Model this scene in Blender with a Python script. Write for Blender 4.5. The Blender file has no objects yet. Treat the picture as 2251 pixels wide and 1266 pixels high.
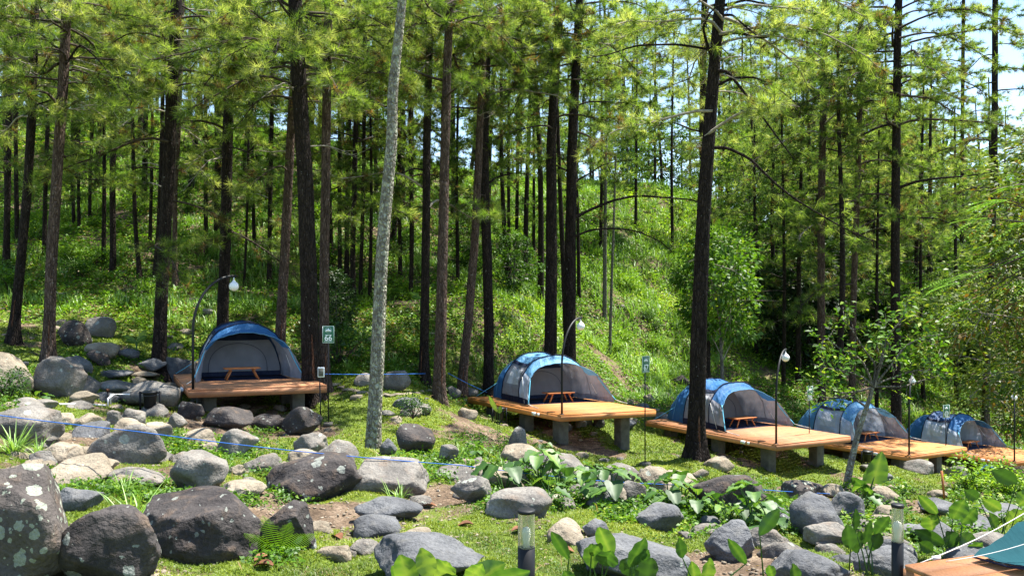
import bpy, bmesh, math, random
import numpy as np
from mathutils import Vector, noise
random.seed(7)
RNG = np.random.default_rng(11)
PI = math.pi; Zv = np.array((0, 0, 1.))
scene = bpy.context.scene
COL = scene.collection
# ------------------------------------------------------------------ camera frame
F = 1733.0; CX = 1125.5; HY = 650.0; CZ = 5.0
def P(px, py, D):
    return np.array(((px-CX)/F*D, D, CZ-(py-HY)/F*D))
cd = bpy.data.cameras.new('camera'); cam = bpy.data.objects.new('camera', cd); COL.objects.link(cam)
cd.sensor_width = 36; cd.lens = F/2251*36; cd.shift_y = 17/2251; cd.clip_end = 2000
cam.location = (0, 0, CZ); cam.rotation_euler = (PI/2, 0, 0); scene.camera = cam
scene.view_settings.view_transform = 'Standard'; scene.view_settings.look = 'None'
scene.view_settings.exposure = 1.72
# ------------------------------------------------------------------ light
SUN = Vector((0.34, 0.20, 0.92)).normalized()
w = bpy.data.worlds.new('World'); scene.world = w; w.use_nodes = True
nt = w.node_tree; nt.nodes.clear()
sky = nt.nodes.new('ShaderNodeTexSky'); sky.sky_type = 'NISHITA'; sky.sun_disc = False
sky.sun_elevation = math.asin(SUN.z); sky.sun_rotation = math.atan2(SUN.x, SUN.y)
sky.air_density = 1.0; sky.dust_density = 0.1; sky.ozone_density = 1.0
bg = nt.nodes.new('ShaderNodeBackground'); bg.inputs[1].default_value = 0.10
wo = nt.nodes.new('ShaderNodeOutputWorld')
nt.links.new(sky.outputs[0], bg.inputs[0]); nt.links.new(bg.outputs[0], wo.inputs[0])
sl = bpy.data.lights.new('sun', 'SUN'); sl.energy = 5.0; sl.angle = math.radians(0.5); sl.color = (1, 0.96, 0.88)
so = bpy.data.objects.new('sun', sl); COL.objects.link(so)
so.rotation_euler = (-SUN).to_track_quat('-Z', 'Y').to_euler()

# ------------------------------------------------------------------ materials
class MT:
    def __init__(s, name):
        s.m = bpy.data.materials.new(name); s.m.use_nodes = True
        s.t = s.m.node_tree; s.t.nodes.clear(); s.out = s.n('ShaderNodeOutputMaterial')
    def n(s, ty, **k):
        q = s.t.nodes.new(ty)
        for a, v in k.items():
            if a.startswith('i_'):
                key = a[2:]; key = int(key) if key.isdigit() else key.replace('_', ' ')
                s.put(q, key, v)
            else: setattr(q, a, v)
        return q
    def put(s, q, key, v):
        if isinstance(v, bpy.types.NodeSocket): s.t.links.new(v, q.inputs[key])
        elif isinstance(v, bpy.types.Node): s.t.links.new(v.outputs[0], q.inputs[key])
        else:
            if isinstance(v, tuple) and len(v) == 3 and q.inputs[key].type == 'RGBA': v = v+(1,)
            q.inputs[key].default_value = v
    def co(s, sx=1, sy=1, sz=1, kind='Object'):
        c = s.n('ShaderNodeTexCoord'); mp = s.n('ShaderNodeMapping'); mp.inputs['Scale'].default_value = (sx, sy, sz)
        s.t.links.new(c.outputs[kind], mp.inputs[0]); return mp.outputs[0]
    def world(s, sc=1):
        g = s.n('ShaderNodeNewGeometry'); mp = s.n('ShaderNodeMapping'); mp.inputs['Scale'].default_value = (sc,)*3
        s.t.links.new(g.outputs['Position'], mp.inputs[0]); return mp.outputs[0]
    def noise(s, vec, scale, detail=4, rough=.55):
        return s.n('ShaderNodeTexNoise', i_Vector=vec, i_Scale=scale, i_Detail=detail, i_Roughness=rough).outputs[0]
    def ramp(s, fac, stops, interp='LINEAR'):
        r = s.n('ShaderNodeValToRGB', i_0=fac); r.color_ramp.interpolation = interp
        e = r.color_ramp.elements
        while len(e) < len(stops): e.new(0.5)
        for q, (p, c) in zip(e, stops):
            q.position = p; q.color = (c+(1,)) if isinstance(c, tuple) else (c, c, c, 1)
        return r.outputs[0]
    def mix(s, fac, a, b, mode='MIX'):
        q = s.n('ShaderNodeMix', data_type='RGBA', blend_type=mode)
        s.put(q, 0, fac); s.put(q, 6, a); s.put(q, 7, b); return q.outputs[2]
    def math(s, op, a, b=0.0):
        return s.n('ShaderNodeMath', operation=op, i_0=a, i_1=b).outputs[0]
    def attr(s, name):
        return s.n('ShaderNodeAttribute', attribute_name=name).outputs['Fac']
    def bump(s, h, strength=.5, dist=.05):
        return s.n('ShaderNodeBump', i_Height=h, i_Strength=strength, i_Distance=dist).outputs[0]
    def pbr(s, color, rough=.8, normal=None, spec=.3, metal=0, **k):
        b = s.n('ShaderNodeBsdfPrincipled'); s.put(b, 'Base Color', color); s.put(b, 'Roughness', rough)
        b.inputs['Specular IOR Level'].default_value = spec; b.inputs['Metallic'].default_value = metal
        if normal is not None: s.put(b, 'Normal', normal)
        for a, v in k.items(): s.put(b, a.replace('_', ' '), v)
        s.t.links.new(b.outputs[0], s.out.inputs[0]); return s.m
def leafmat(name, stops, gloss=.08, rough=.45, trans=.45):
    if name.startswith('needle'): trans = .76
    gloss *= .45; rough = max(rough, .5); kk = 1.0 if name.startswith('needle') else (1.75 if name in ('under', 'tall_grass') else 1.3)
    stops = [(p, tuple(q*kk for q in c)) for p, c in stops]
    m = MT(name); c = m.ramp(m.attr('tint'), stops)
    d = m.n('ShaderNodeBsdfDiffuse', i_Color=c)
    tc = m.mix(1.0, c, (1.0, 1.0, .45), 'MULTIPLY')
    t = m.n('ShaderNodeBsdfTranslucent', i_Color=tc)
    a = m.n('ShaderNodeMixShader', i_0=trans, i_1=d, i_2=t)
    if gloss:
        g = m.n('ShaderNodeBsdfGlossy', i_Color=(1, 1, 1), i_Roughness=rough)
        a = m.n('ShaderNodeMixShader', i_0=gloss, i_1=a, i_2=g)
    m.t.links.new(a.outputs[0], m.out.inputs[0]); return m.m
def bark(name, c0, c1, c2, spots=.0, spotc=(.5, .52, .46), sc=1, red=None, plates=.75, st=.22):
    m = MT(name); v = m.co(1, 1, st); v2 = m.co(1, 1, 1)
    vo = m.n('ShaderNodeTexVoronoi', i_Vector=v, i_Scale=24*sc, feature='DISTANCE_TO_EDGE').outputs[0]
    n1 = m.noise(v, 14*sc, 5, .65); n2 = m.noise(v2, 1.1, 3)
    c = m.ramp(n1, [(.3, c0), (.52, c1), (.75, c2)])
    c = m.mix(m.ramp(vo, [(0, plates), (.12, 0.0)]), c, tuple(q*.35 for q in c0))
    if red: c = m.mix(m.ramp(n2, [(.45, 0.), (.62, .7)]), c, red)
    if spots > 0:
        sp = m.ramp(m.noise(v2, 9, 4, .7), [(.7-spots, 0.), (.74-spots, 1.)])
        c = m.mix(sp, c, spotc)
    h = m.math('ADD', m.math('MULTIPLY', n1, .6), m.ramp(vo, [(0, 0.), (.25, 1.)]))
    return m.pbr(c, .92, m.bump(h, .9, .04), .12)
def rock(name, base, dark, amt, lich=(.42, .45, .38), brown=(.16, .11, .075)):
    # amt: how thickly the round lichen patches cover it
    m = MT(name); v = m.co()
    info = m.n('ShaderNodeObjectInfo')
    off = m.n('ShaderNodeVectorMath', operation='ADD', i_0=v, i_1=m.n('ShaderNodeVectorMath', operation='SCALE', i_0=(31., 17., 53.), i_Scale=info.outputs['Random']).outputs[0]).outputs[0]
    n1 = m.noise(off, 1.7, 8, .62); n2 = m.noise(off, 38, 4, .7); n3 = m.noise(off, 5.5, 5, .6)
    c = m.ramp(n1, [(.30, dark), (.5, tuple((a+b)/2 for a, b in zip(base, dark))), (.68, base)])
    c = m.mix(m.ramp(n3, [(.52, 0.), (.75, .6)]), c, brown)
    c = m.mix(.6, c, m.ramp(n2, [(.3, .5), (.7, 1.4)]), 'MULTIPLY')
    wv = m.n('ShaderNodeVectorMath', operation='ADD', i_0=off, i_1=m.n('ShaderNodeVectorMath', operation='SCALE', i_0=m.n('ShaderNodeTexNoise', i_Vector=off, i_Scale=22.).outputs[1], i_Scale=.05).outputs[0]).outputs[0]
    for sc, th, r0 in ((6.5, .34, .12), (15., .3, .05)):
        vo = m.n('ShaderNodeTexVoronoi', i_Vector=wv, i_Scale=sc, i_Randomness=1.)
        pick = m.n('ShaderNodeSeparateColor', i_0=vo.outputs['Color'])
        r = m.math('ADD', m.math('MULTIPLY', pick.outputs[0], th), r0)           # radius differs from patch to patch
        inside = m.math('LESS_THAN', vo.outputs['Distance'], r)
        dens = m.math('ADD', m.math('MULTIPLY', m.noise(off, 2.3, 2), 1.3), amt-1.05)
        on = m.math('LESS_THAN', pick.outputs[1], dens)
        lc = m.mix(m.ramp(n2, [(.35, 0.), (.65, 1.)]), tuple(q*.62 for q in lich), lich)
        c = m.mix(m.math('MULTIPLY', m.math('MULTIPLY', inside, on), .72), c, lc)
    h = m.math('ADD', m.math('MULTIPLY', n3, 1.5), m.math('ADD', m.math('MULTIPLY', n2, .25), n1))
    return m.pbr(c, .9, m.bump(h, .8, .06), .2)
def plain(name, c, rough=.6, spec=.3, metal=0, var=.0, sc=20):
    m = MT(name)
    if var:
        n = m.noise(m.co(), sc, 4)
        return m.pbr(m.mix(m.ramp(n, [(.3, 0.), (.7, 1.)]), tuple(q*(1-var) for q in c), tuple(min(1, q*(1+var)) for q in c)), rough, m.bump(n, .2, .01), spec, metal)
    return m.pbr(c, rough, None, spec, metal)
def cloth(name, c, rough=.6, fold=.35, tr=.0):
    m = MT(name); v = m.co()
    n = m.noise(v, 3.2, 3, .5); n2 = m.noise(v, 300, 2)
    wv = m.n('ShaderNodeTexWave', i_Vector=v, i_Scale=1.3, i_Distortion=7., i_Detail=3.).outputs[1]
    n3 = m.noise(m.co(3.5, 1, .8), 5, 3)
    cc = m.mix(m.ramp(n, [(.3, 0.), (.7, 1.)]), tuple(q*.9 for q in c), tuple(min(1, q*1.1) for q in c))
    h = m.math('ADD', m.math('MULTIPLY', wv, .35), m.math('ADD', n3, m.math('MULTIPLY', n2, .02)))
    nb = m.bump(h, fold, .12)
    b = m.n('ShaderNodeBsdfPrincipled', i_Base_Color=cc, i_Roughness=rough, i_Normal=nb); b.inputs['Specular IOR Level'].default_value = .18
    t = m.n('ShaderNodeBsdfTranslucent', i_Color=cc)
    q = m.n('ShaderNodeMixShader', i_0=.12+tr, i_1=b, i_2=t); m.t.links.new(q.outputs[0], m.out.inputs[0]); return m.m
def wood(name, c0, c1):
    m = MT(name); v = m.co(1, 1, 1)
    u = m.n('ShaderNodeAttribute', attribute_name='board').outputs['Fac']
    off = m.n('ShaderNodeCombineXYZ', i_0=u, i_1=u, i_2=u).outputs[0]
    vv = m.n('ShaderNodeVectorMath', operation='ADD', i_0=v, i_1=off).outputs[0]
    n = m.noise(vv, 3.5, 6, .6); n2 = m.noise(vv, 60, 3, .6)
    c = m.mix(m.ramp(n, [(.3, 0.), (.7, 1.)]), c0, c1)
    c = m.mix(.5, c, m.ramp(m.math('FRACT', m.math('MULTIPLY', u, 7.77)), [(0, .55), (1, 1.3)]), 'MULTIPLY')
    c = m.mix(.35, c, m.ramp(n2, [(.3, .5), (.7, 1.3)]), 'MULTIPLY')
    st = m.ramp(m.noise(v, 1.6, 6, .7), [(.42, 0.), (.62, .38)]); c = m.mix(st, c, (.20, .13, .08))
    return m.pbr(c, .6, m.bump(n2, .25, .01), .3)
M = {}
M['bark'] = bark('bark_dark', (.014, .010, .009), (.032, .023, .019), (.072, .052, .042), .03, (.28, .28, .25))
M['bark_red'] = bark('bark_red', (.05, .032, .026), (.12, .08, .063), (.22, .16, .13), .04, (.34, .32, .28))
M['bark_pale'] = bark('bark_pale', (.11, .095, .075), (.22, .20, .16), (.33, .30, .24), .19, (.36, .36, .27), .8, None, .25, .5)
M['bark_slim'] = bark('bark_slim', (.11, .10, .08), (.19, .175, .145), (.30, .28, .24), .1, (.06, .05, .04))
M['twig'] = plain('twig', (.05, .038, .03), .9, .1, 0, .5, 9)
M['twig_grey'] = plain('twig_grey', (.24, .21, .17), .9, .1, 0, .4, 9)
M['scar'] = bark('scar', (.07, .03, .02), (.16, .07, .04), (.26, .14, .09))
M['needle'] = leafmat('needle', [(0, (.20, .11, .045)), (.06, (.04, .06, .012)), (.4, (.095, .175, .025)), (.7, (.21, .30, .055)), (1, (.46, .50, .19))], .05, .5, .5)  # palest stop paints whitish crown highlights into the needle colour
M['needle_far'] = leafmat('needle_far', [(0, (.18, .12, .05)), (.06, (.04, .07, .016)), (.45, (.10, .19, .035)), (.8, (.21, .30, .07)), (1, (.38, .43, .17))], .04, .5, .5)
M['broad'] = leafmat('broad', [(0, (.015, .04, .006)), (.5, (.04, .10, .009)), (.85, (.10, .20, .012)), (1, (.22, .29, .03))], .04, .45, .42)
M['deep'] = leafmat('painted_shade_leaf', [(0, (.006, .018, .004)), (.6, (.018, .045, .008)), (1, (.05, .10, .015))], .05, .45, .3)  # leaf colour darkened to paint the shade of the wood on the right
M['durian'] = leafmat('durian', [(0, (.08, .04, .01)), (.3, (.17, .10, .018)), (.38, (.03, .06, .007)), (.7, (.09, .13, .014)), (1, (.24, .28, .045))], .05, .35, .4)
M['under'] = leafmat('under', [(0, (.17, .12, .05)), (.12, (.022, .05, .006)), (.5, (.06, .135, .008)), (.85, (.15, .24, .012)), (1, (.27, .34, .03))], .05, .45, .4)
M['grass'] = leafmat('grass', [(0, (.17, .14, .05)), (.15, (.045, .085, .01)), (.6, (.13, .18, .014)), (1, (.25, .28, .03))], .04, .5, .4)
M['tall'] = leafmat('tall_grass', [(0, (.05, .10, .015)), (.6, (.11, .20, .03)), (1, (.22, .31, .08))], .1, .35, .4)
M['taro'] = leafmat('taro', [(0, (.02, .055, .012)), (.5, (.045, .11, .018)), (.85, (.11, .20, .03)), (1, (.2, .28, .05))], .06, .4, .4)
M['feather'] = leafmat('feather', [(0, (.07, .16, .01)), (1, (.17, .33, .02))], .04, .4, .5)
M['rock'] = rock('rock_grey', (.25, .23, .20), (.075, .07, .065), .42)
M['rock_lichen'] = rock('rock_lichen', (.11, .095, .085), (.04, .034, .032), 1.9, (.36, .39, .31))
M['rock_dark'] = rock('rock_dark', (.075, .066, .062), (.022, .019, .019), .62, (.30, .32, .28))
M['rock_slate'] = rock('rock_slate', (.155, .157, .16), (.055, .057, .062), .35, brown=(.15, .14, .12))
M['rock_tan'] = rock('rock_tan', (.33, .28, .21), (.15, .125, .09), .3)
M['black'] = plain('black_paint', (.008, .008, .009), .5, .3)
M['plastic'] = plain('black_plastic', (.018, .018, .02), .45, .4, 0, .3, 30)
M['globe'] = plain('globe_glass', (.82, .82, .84), .2, .5)
M['white'] = plain('white_plastic', (.75, .75, .74), .4, .4)
M['green'] = plain('sign_green', (.008, .12, .06), .35, .45)
M['signwhite'] = plain('sign_white', (.8, .82, .8), .4, .3)
M['concrete'] = plain('concrete', (.115, .108, .09), .9, .15, 0, .3, 6)
M['deck'] = wood('deck_wood', (.50, .175, .045), (.62, .27, .075))
M['deck2'] = wood('deck_wood_red', (.42, .17, .075), (.56, .25, .11))
M['table'] = wood('table_wood', (.45, .14, .035), (.6, .22, .06))
M['blue'] = cloth('cloth_blue', (.035, .13, .30)); M['blue_l'] = cloth('cloth_blue_light', (.11, .27, .44), .5)
M['blue_d'] = cloth('cloth_blue_dark', (.025, .07, .17), .5)
M['grey'] = cloth('cloth_grey', (.24, .24, .27)); M['grey_l'] = cloth('cloth_grey_light', (.42, .47, .56), .6, .35, .1)
M['navy'] = cloth('cloth_navy', (.012, .018, .045)); M['teal'] = cloth('cloth_teal', (.004, .055, .068), .85, .12)
M['inner'] = cloth('inner_wall', (.20, .20, .215), .8, .1, .0); M['mesh'] = cloth('window_mesh', (.50, .50, .52), .7)
M['web'] = plain('webbing', (.12, .45, .62), .6); M['dry'] = plain('dry_leaf', (.16, .07, .035), .8, .2, 0, .5, 12); M['cord'] = plain('cord', (.7, .68, .62), .8); M['bluerope'] = plain('blue_rope', (.015, .11, .40), .7)
# ------------------------------------------------------------------ mesh helpers
def mkmesh(name, V, Fc, mat, tint=None, smooth=False, attr='tint'):
    V = np.asarray(V, dtype=np.float32).reshape(-1, 3); Fc = np.asarray(Fc, dtype=np.int32)
    me = bpy.data.meshes.new(name); n, k = Fc.shape
    me.vertices.add(len(V)); me.vertices.foreach_set('co', V.ravel())
    me.loops.add(n*k); me.loops.foreach_set('vertex_index', Fc.ravel())
    me.polygons.add(n); me.polygons.foreach_set('loop_start', np.arange(0, n*k, k, dtype=np.int32))
    me.polygons.foreach_set('loop_total', np.full(n, k, dtype=np.int32))
    if smooth: me.polygons.foreach_set('use_smooth', np.ones(n, dtype=bool))
    me.update(calc_edges=True)
    if tint is not None:
        a = me.attributes.new(attr, 'FLOAT', 'POINT'); a.data.foreach_set('value', np.asarray(tint, dtype=np.float32))
    me.materials.append(mat); return me
class Acc:
    """collects quads (a triangle repeats nothing: it is stored apart) of one part"""
    def __init__(s): s.V = []; s.Q = []; s.T = []; s.n = 0; s.k = 0
    def add(s, V, Fc, t=0.0):
        V = np.asarray(V, dtype=np.float32).reshape(-1, 3); Fc = np.asarray(Fc, dtype=np.int32)
        s.V.append(V); s.Q.append(Fc+s.n); s.n += len(V); s.k = Fc.shape[1]
        s.T.append(np.full(len(V), t, np.float32) if np.isscalar(t) else np.asarray(t, np.float32)); return s
    def mesh(s, name, mat, smooth=False, attr='tint', origin=None):
        V = np.concatenate(s.V)
        if origin is not None: V = V-np.asarray(origin, dtype=np.float32)
        return mkmesh(name, V, np.concatenate(s.Q), mat, np.concatenate(s.T), smooth, attr)
def link(name, me, parent=None, loc=None):
    o = bpy.data.objects.new(name, me); COL.objects.link(o)
    if parent is not None: o.parent = parent
    if loc is not None: o.location = tuple(float(q) for q in loc)
    return o
def tag(o, label=None, cat=None, group=None, kind=None):
    if label: o['label'] = label
    if cat: o['category'] = cat
    if group: o['group'] = group
    if kind: o['kind'] = kind
    return o
def thing(name, label, cat, loc=(0, 0, 0), group=None):
    return tag(link(name, None, None, loc), label, cat, group)
def part(name, acc, mat, parent, smooth=False, origin=None):
    if origin is None: origin = np.array(parent.location)
    if parent.parent is not None: origin = origin+np.array(parent.parent.location)
    return link(name, acc.mesh(name, mat, smooth, 'board' if mat.name.startswith(('deck', 'table')) else 'tint', origin), parent)
def dup(root, loc, rz=0, s=1, label=None, group=None):
    r = root.copy(); COL.objects.link(r); r.location = tuple(float(q) for q in loc); r.rotation_euler = (0, 0, rz)
    r.scale = (s, s, s) if np.isscalar(s) else s
    if label: r['label'] = label
    if group: r['group'] = group
    for ch in list(root.children):
        c = ch.copy(); COL.objects.link(c); c.parent = r
        for g in ch.children:
            d = g.copy(); COL.objects.link(d); d.parent = c
    return r
def tube(acc, pts, rad, n=8, t=0.0, cap=True):
    pts = np.asarray(pts, float); m = len(pts); rad = np.broadcast_to(np.asarray(rad, float), (m,))
    tg = np.gradient(pts, axis=0); tg /= np.linalg.norm(tg, axis=1)[:, None]+1e-9
    up = np.array((0, 0, 1.)) if abs(tg[0, 2]) < .9 else np.array((1., 0, 0))
    V = []
    for i in range(m):
        a = np.cross(tg[i], up); a /= np.linalg.norm(a)+1e-9; b = np.cross(tg[i], a); up = -b if False else up
        th = np.arange(n)/n*2*PI
        V.append(pts[i]+rad[i]*(np.cos(th)[:, None]*a+np.sin(th)[:, None]*b))
    V = np.concatenate(V); Q = []
    for i in range(m-1):
        j = np.arange(n); k = (j+1) % n
        Q.append(np.stack([i*n+j, i*n+k, (i+1)*n+k, (i+1)*n+j], 1))
    Q = np.concatenate(Q)
    if cap:
        V = np.concatenate([V, pts[:1], pts[-1:]]); j = np.arange(0, n, 2)
        b0 = m*n; b1 = b0+1; e = (m-1)*n
        Q = np.concatenate([Q, np.stack([np.full(len(j), b0), (j+2) % n, j+1, j], 1), np.stack([np.full(len(j), b1), e+j, e+j+1, e+(j+2) % n], 1)])
    acc.add(V, Q, t); return acc
BF = np.array([[0, 3, 2, 1], [4, 5, 6, 7], [0, 1, 5, 4], [1, 2, 6, 5], [2, 3, 7, 6], [3, 0, 4, 7]])
def box(acc, c, ux, uy, uz, t=0.0):
    """c centre, three half-axis vectors"""
    c, ux, uy, uz = (np.asarray(q, float) for q in (c, ux, uy, uz))
    V = [c-ux-uy-uz, c+ux-uy-uz, c+ux+uy-uz, c-ux+uy-uz, c-ux-uy+uz, c+ux-uy+uz, c+ux+uy+uz, c-ux+uy+uz]
    acc.add(np.array(V), BF, t); return acc
def bev(o, wd=.008, seg=2):
    m = o.modifiers.new('bevel', 'BEVEL'); m.width = wd; m.segments = seg; m.limit_method = 'ANGLE'; return o
def lathe(acc, c, prof, n=24, t=0.0):
    th = np.arange(n)/n*2*PI; V = []
    for r, z in prof: V.append(np.stack([c[0]+r*np.cos(th), c[1]+r*np.sin(th), np.full(n, c[2]+z)], 1))
    Q = []; j = np.arange(n); k = (j+1) % n
    for i in range(len(prof)-1): Q.append(np.stack([i*n+j, i*n+k, (i+1)*n+k, (i+1)*n+j], 1))
    acc.add(np.concatenate(V), np.concatenate(Q), t); return acc
# ------------------------------------------------------------------ terrain
CT = [(0,1266,5.5),(600,1266,6.2),(1150,1266,6.3),(1700,1266,6.8),(2200,1300,6.2),(600,1150,8.2),(1000,1150,8.2),(1400,1150,8.9),(1800,1150,9.6),(2200,1130,11.2),
(100,1080,8.5),(300,1080,9.2),(700,1080,10),(1000,1090,9.9),(1300,1080,11),(1600,1100,11.6),(1900,1080,13),(2200,1065,15),(200,950,13),(450,980,13.5),(700,990,14),
(900,960,15.5),(1100,1000,15),(1250,1040,17),(1418,1022,19.7),(1530,1002,20.5),(1653,1026,23.3),(1760,1018,24.5),(1700,1065,21.5),(1850,1100,17),(2010,1042,27.5),(2000,1085,22),
(2120,1050,30.5),(2079,1047,25),(2130,1110,18),(2251,1040,34),(680,884,20.4),(722,935,18.7),(560,955,17),(300,900,17),(100,850,18),(40,785,20),(350,792,22.5),(500,790,25),(820,1000,15.2),
(900,870,21),(965,882,22.5),(870,845,23),(1010,850,26.5),(1075,845,27.5),(1100,880,27.5),(1350,999,22.6),(1200,968,22.6),(1040,905,24.8),(800,785,24),(1250,835,29.5),(1400,865,33),(1500,845,36),(1450,800,39),
(1560,905,30),(1700,840,40),(1950,925,35),(2100,915,41),(2251,950,44),(0,600,28),(250,600,30),(120,700,24.5),(300,690,25.5),(500,700,26),(600,660,30),(780,670,30),(700,600,34),(900,640,32),(1050,700,30),
(1200,700,33),(1400,700,41),(1600,740,45),(1850,780,46),(2100,840,50),(0,250,55),(250,260,56),(500,280,56),(700,320,56),(900,370,56),(1100,420,56),(1300,430,58),(1500,440,60),(1650,490,62),
(1800,560,66),(2000,620,72),(2200,660,80),(100,450,40),(400,450,40),(700,470,42),(950,520,44),(1200,560,46),(1450,580,48),(1700,660,52)]
C3 = [tuple(P(*c)) for c in CT]
for px, py, D in [(0,250,55),(500,280,56),(900,370,56),(1300,430,58),(1650,490,62),(2000,620,72)]:
    q = P(px, py, D); C3 += [(q[0]*1.4, D+25, q[2]-.8), (q[0]*2, D+80, q[2]-6)]
for x, y, z in [(0,0,-1.6),(-6,0,-1.6),(6,0,-1.7),(0,-15,-1.5),(-20,-10,-1),(20,-10,-3),(-25,12,-1.2),(-30,30,2),(-45,50,10),(25,10,-5),(40,25,-10),(45,50,-8),(60,80,-4),(-70,90,8),(70,20,-14),(-60,20,2)]:
    C3.append((x, y, z+CZ))
def deckframe(cx, cy, H, rx, ry, lx, ly, W=None, L=None):
    # front corner, right corner and back-left corner as seen, all on one level H below the eye
    def q(px, py): D = H*F/(py-HY); return P(px, py, D)
    C, R, B = q(cx, cy), q(rx, ry), q(lx, ly); u = R-C; v = B-C; lu = np.linalg.norm(u); lv = np.linalg.norm(v)
    return C, u/lu, v/lv, (W or lu), (L or lv)
DK = [deckframe(415, 857, 2.18, 718, 846, 388, 829, None, 4.1), deckframe(1233, 912, 3.3, 1441, 900, 1028.5, 872.5),
      deckframe(1707, 977, 4.28, 1869, 958, 1420, 924), deckframe(2001, 1001.6, 5.44, 2124.7, 982.6, 1808, 973, None, 5.0)]
C5 = P(2233, 1014.6, 31.4); v5 = np.array((-.67, .74, 0)); v5 /= np.linalg.norm(v5); u5 = np.array((.88, .47, 0)); u5 /= np.linalg.norm(u5)
DK.append((C5, u5, v5, 3.1, 5.0))
for C_, u_, v_, W_, L_ in DK:
    for fa in (.0, 1.):
        for fb, dz in ((.55, .6), (1.05, .38)): q = C_+u_*W_*fa+v_*L_*fb; C3.append((q[0], q[1], q[2]-dz))
C3 = np.array(C3)
def tps(c):
    n = len(c); d = np.linalg.norm(c[:, None, :2]-c[None, :, :2], axis=2)
    K = d*d*np.log(d+1e-6)+np.eye(n)*.6; Pm = np.c_[np.ones(n), c[:, :2]]
    A = np.block([[K, Pm], [Pm.T, np.zeros((3, 3))]]); return np.linalg.solve(A, np.r_[c[:, 2], 0, 0, 0])
TW = tps(C3)
def tev(x, y):
    x = np.asarray(x, float).ravel(); y = np.asarray(y, float).ravel(); out = np.zeros(len(x))
    for s in range(0, len(x), 20000):
        xs = x[s:s+20000]; ys = y[s:s+20000]
        r = np.hypot(xs[:, None]-C3[:, 0], ys[:, None]-C3[:, 1])
        out[s:s+20000] = (r*r*np.log(r+1e-6))@TW[:-3]+TW[-3]+TW[-2]*xs+TW[-1]*ys
    return out
GX = np.arange(-70, 75, .3); GY = np.arange(-12, 130, .3)
mx, my = np.meshgrid(GX, GY); GZ = tev(mx, my).reshape(mx.shape)
def micro(x, y):
    return (.05*np.sin(x*1.7+1.3*np.sin(y*.9))*np.sin(y*1.5+.7)+.035*np.sin(x*4.1+y*2.3+np.sin(y*3.1))+.02*np.sin(x*7.7-y*6.1)+.012*np.sin(x*15.1+2*np.sin(y*9))*np.sin(y*13.7)
            +.22*np.clip((y-24)/10, 0, 1)*np.sin(x*.8+2*np.sin(y*.33))*np.sin(y*.95+np.sin(x*.5)))
def gz(x, y):
    x = np.asarray(x, float); y = np.asarray(y, float)
    fx = np.clip((x-GX[0])/.3, 0, len(GX)-1.001); fy = np.clip((y-GY[0])/.3, 0, len(GY)-1.001)
    i = fx.astype(int); j = fy.astype(int); a = fx-i; b = fy-j
    z = GZ[j, i]*(1-a)*(1-b)+GZ[j, i+1]*a*(1-b)+GZ[j+1, i]*(1-a)*b+GZ[j+1, i+1]*a*b
    r = np.clip((np.hypot(x, y-40)-80)/120, 0, 1); r = r*r*(3-2*r)
    return (z+micro(x, y))*(1-r)+(CZ-2)*r
DS = np.arange(3, 110, .06)
def hit(px, py):
    """the point where the line of sight meets the ground"""
    X = (px-CX)/F*DS; Z = CZ-(py-HY)/F*DS; g = gz(X, DS); k = np.argmax(g > Z)
    if not (g > Z).any(): k = len(DS)-1
    return np.array((X[k], DS[k], g[k]))
def ground_at(px, D):
    x = (px-CX)/F*D; return np.array((x, D, float(gz(x, D))))
# bare-earth patches (px, py, radius in metres)
BARE = [(hit(px, py), r) for px, py, r in [(700,1140,.55),(860,1125,.6),(560,1120,.8),(180,960,.8),(260,1000,.8),(1060,960,1.3),(1120,985,1.0),(1000,1085,.5),(560,950,2.),(1760,1080,1.6),(1450,880,1.6),(1700,1250,.7),(1580,1230,.6),(620,800,1.5),(1270,985,1.4),(450,860,1.8),(1900,1060,1),(200,1045,1)]]
def grassy(x, y):
    g = .74+.3*np.sin(x*.9+2*np.sin(y*.7))*np.sin(y*.8+1)+.22*np.sin(x*2.3+y*1.9)+.15*np.sin(x*5.3-y*3.3+np.sin(x*2))
    for c, r in BARE: g = g-.75*np.exp(-((x-c[0])**2+(y-c[1])**2)/(r*r))
    return np.clip(g, 0, 1)
ys = np.concatenate([np.arange(-300, -20, 20), np.arange(-20, 3, 1), np.arange(3, 28, .11), np.arange(28, 95, .5), np.geomspace(95, 600, 22)])
xp = np.concatenate([np.arange(0, 20, .15), np.arange(20, 60, .8), np.geomspace(60, 500, 18)]); xs = np.concatenate([-xp[:0:-1], xp])
mx, my = np.meshgrid(xs, ys); Z = gz(mx, my); nx = len(xs); ny = len(ys)
ii, jj = np.meshgrid(np.arange(nx-1), np.arange(ny-1)); a = (jj*nx+ii).ravel()
gm = MT('ground'); gp = gm.world(1)
g1 = gm.noise(gp, 2.6, 7, .65); g2 = gm.noise(gp, 34, 5, .7); g3 = gm.noise(gp, .5, 3)
dirt = gm.ramp(g1, [(.3, (.06, .042, .028)), (.5, (.13, .092, .062)), (.7, (.25, .19, .135))])
dirt = gm.mix(.9, dirt, gm.ramp(g2, [(.35, .35), (.65, 1.5)]), 'MULTIPLY')
lit = gm.ramp(gm.noise(gp, 11, 6, .75), [(.56, 0.), (.62, .7)]); dirt = gm.mix(lit, dirt, (.07, .05, .03))
turf = gm.ramp(g2, [(.3, (.045, .07, .012)), (.55, (.10, .14, .022)), (.75, (.19, .20, .05))])
ga = gm.math('ADD', gm.attr('tint'), gm.math('MULTIPLY', gm.math('SUBTRACT', g1, .5), 1.9))
gc = gm.mix(gm.ramp(ga, [(.34, 0.), (.52, 1.)]), dirt, turf)
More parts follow.
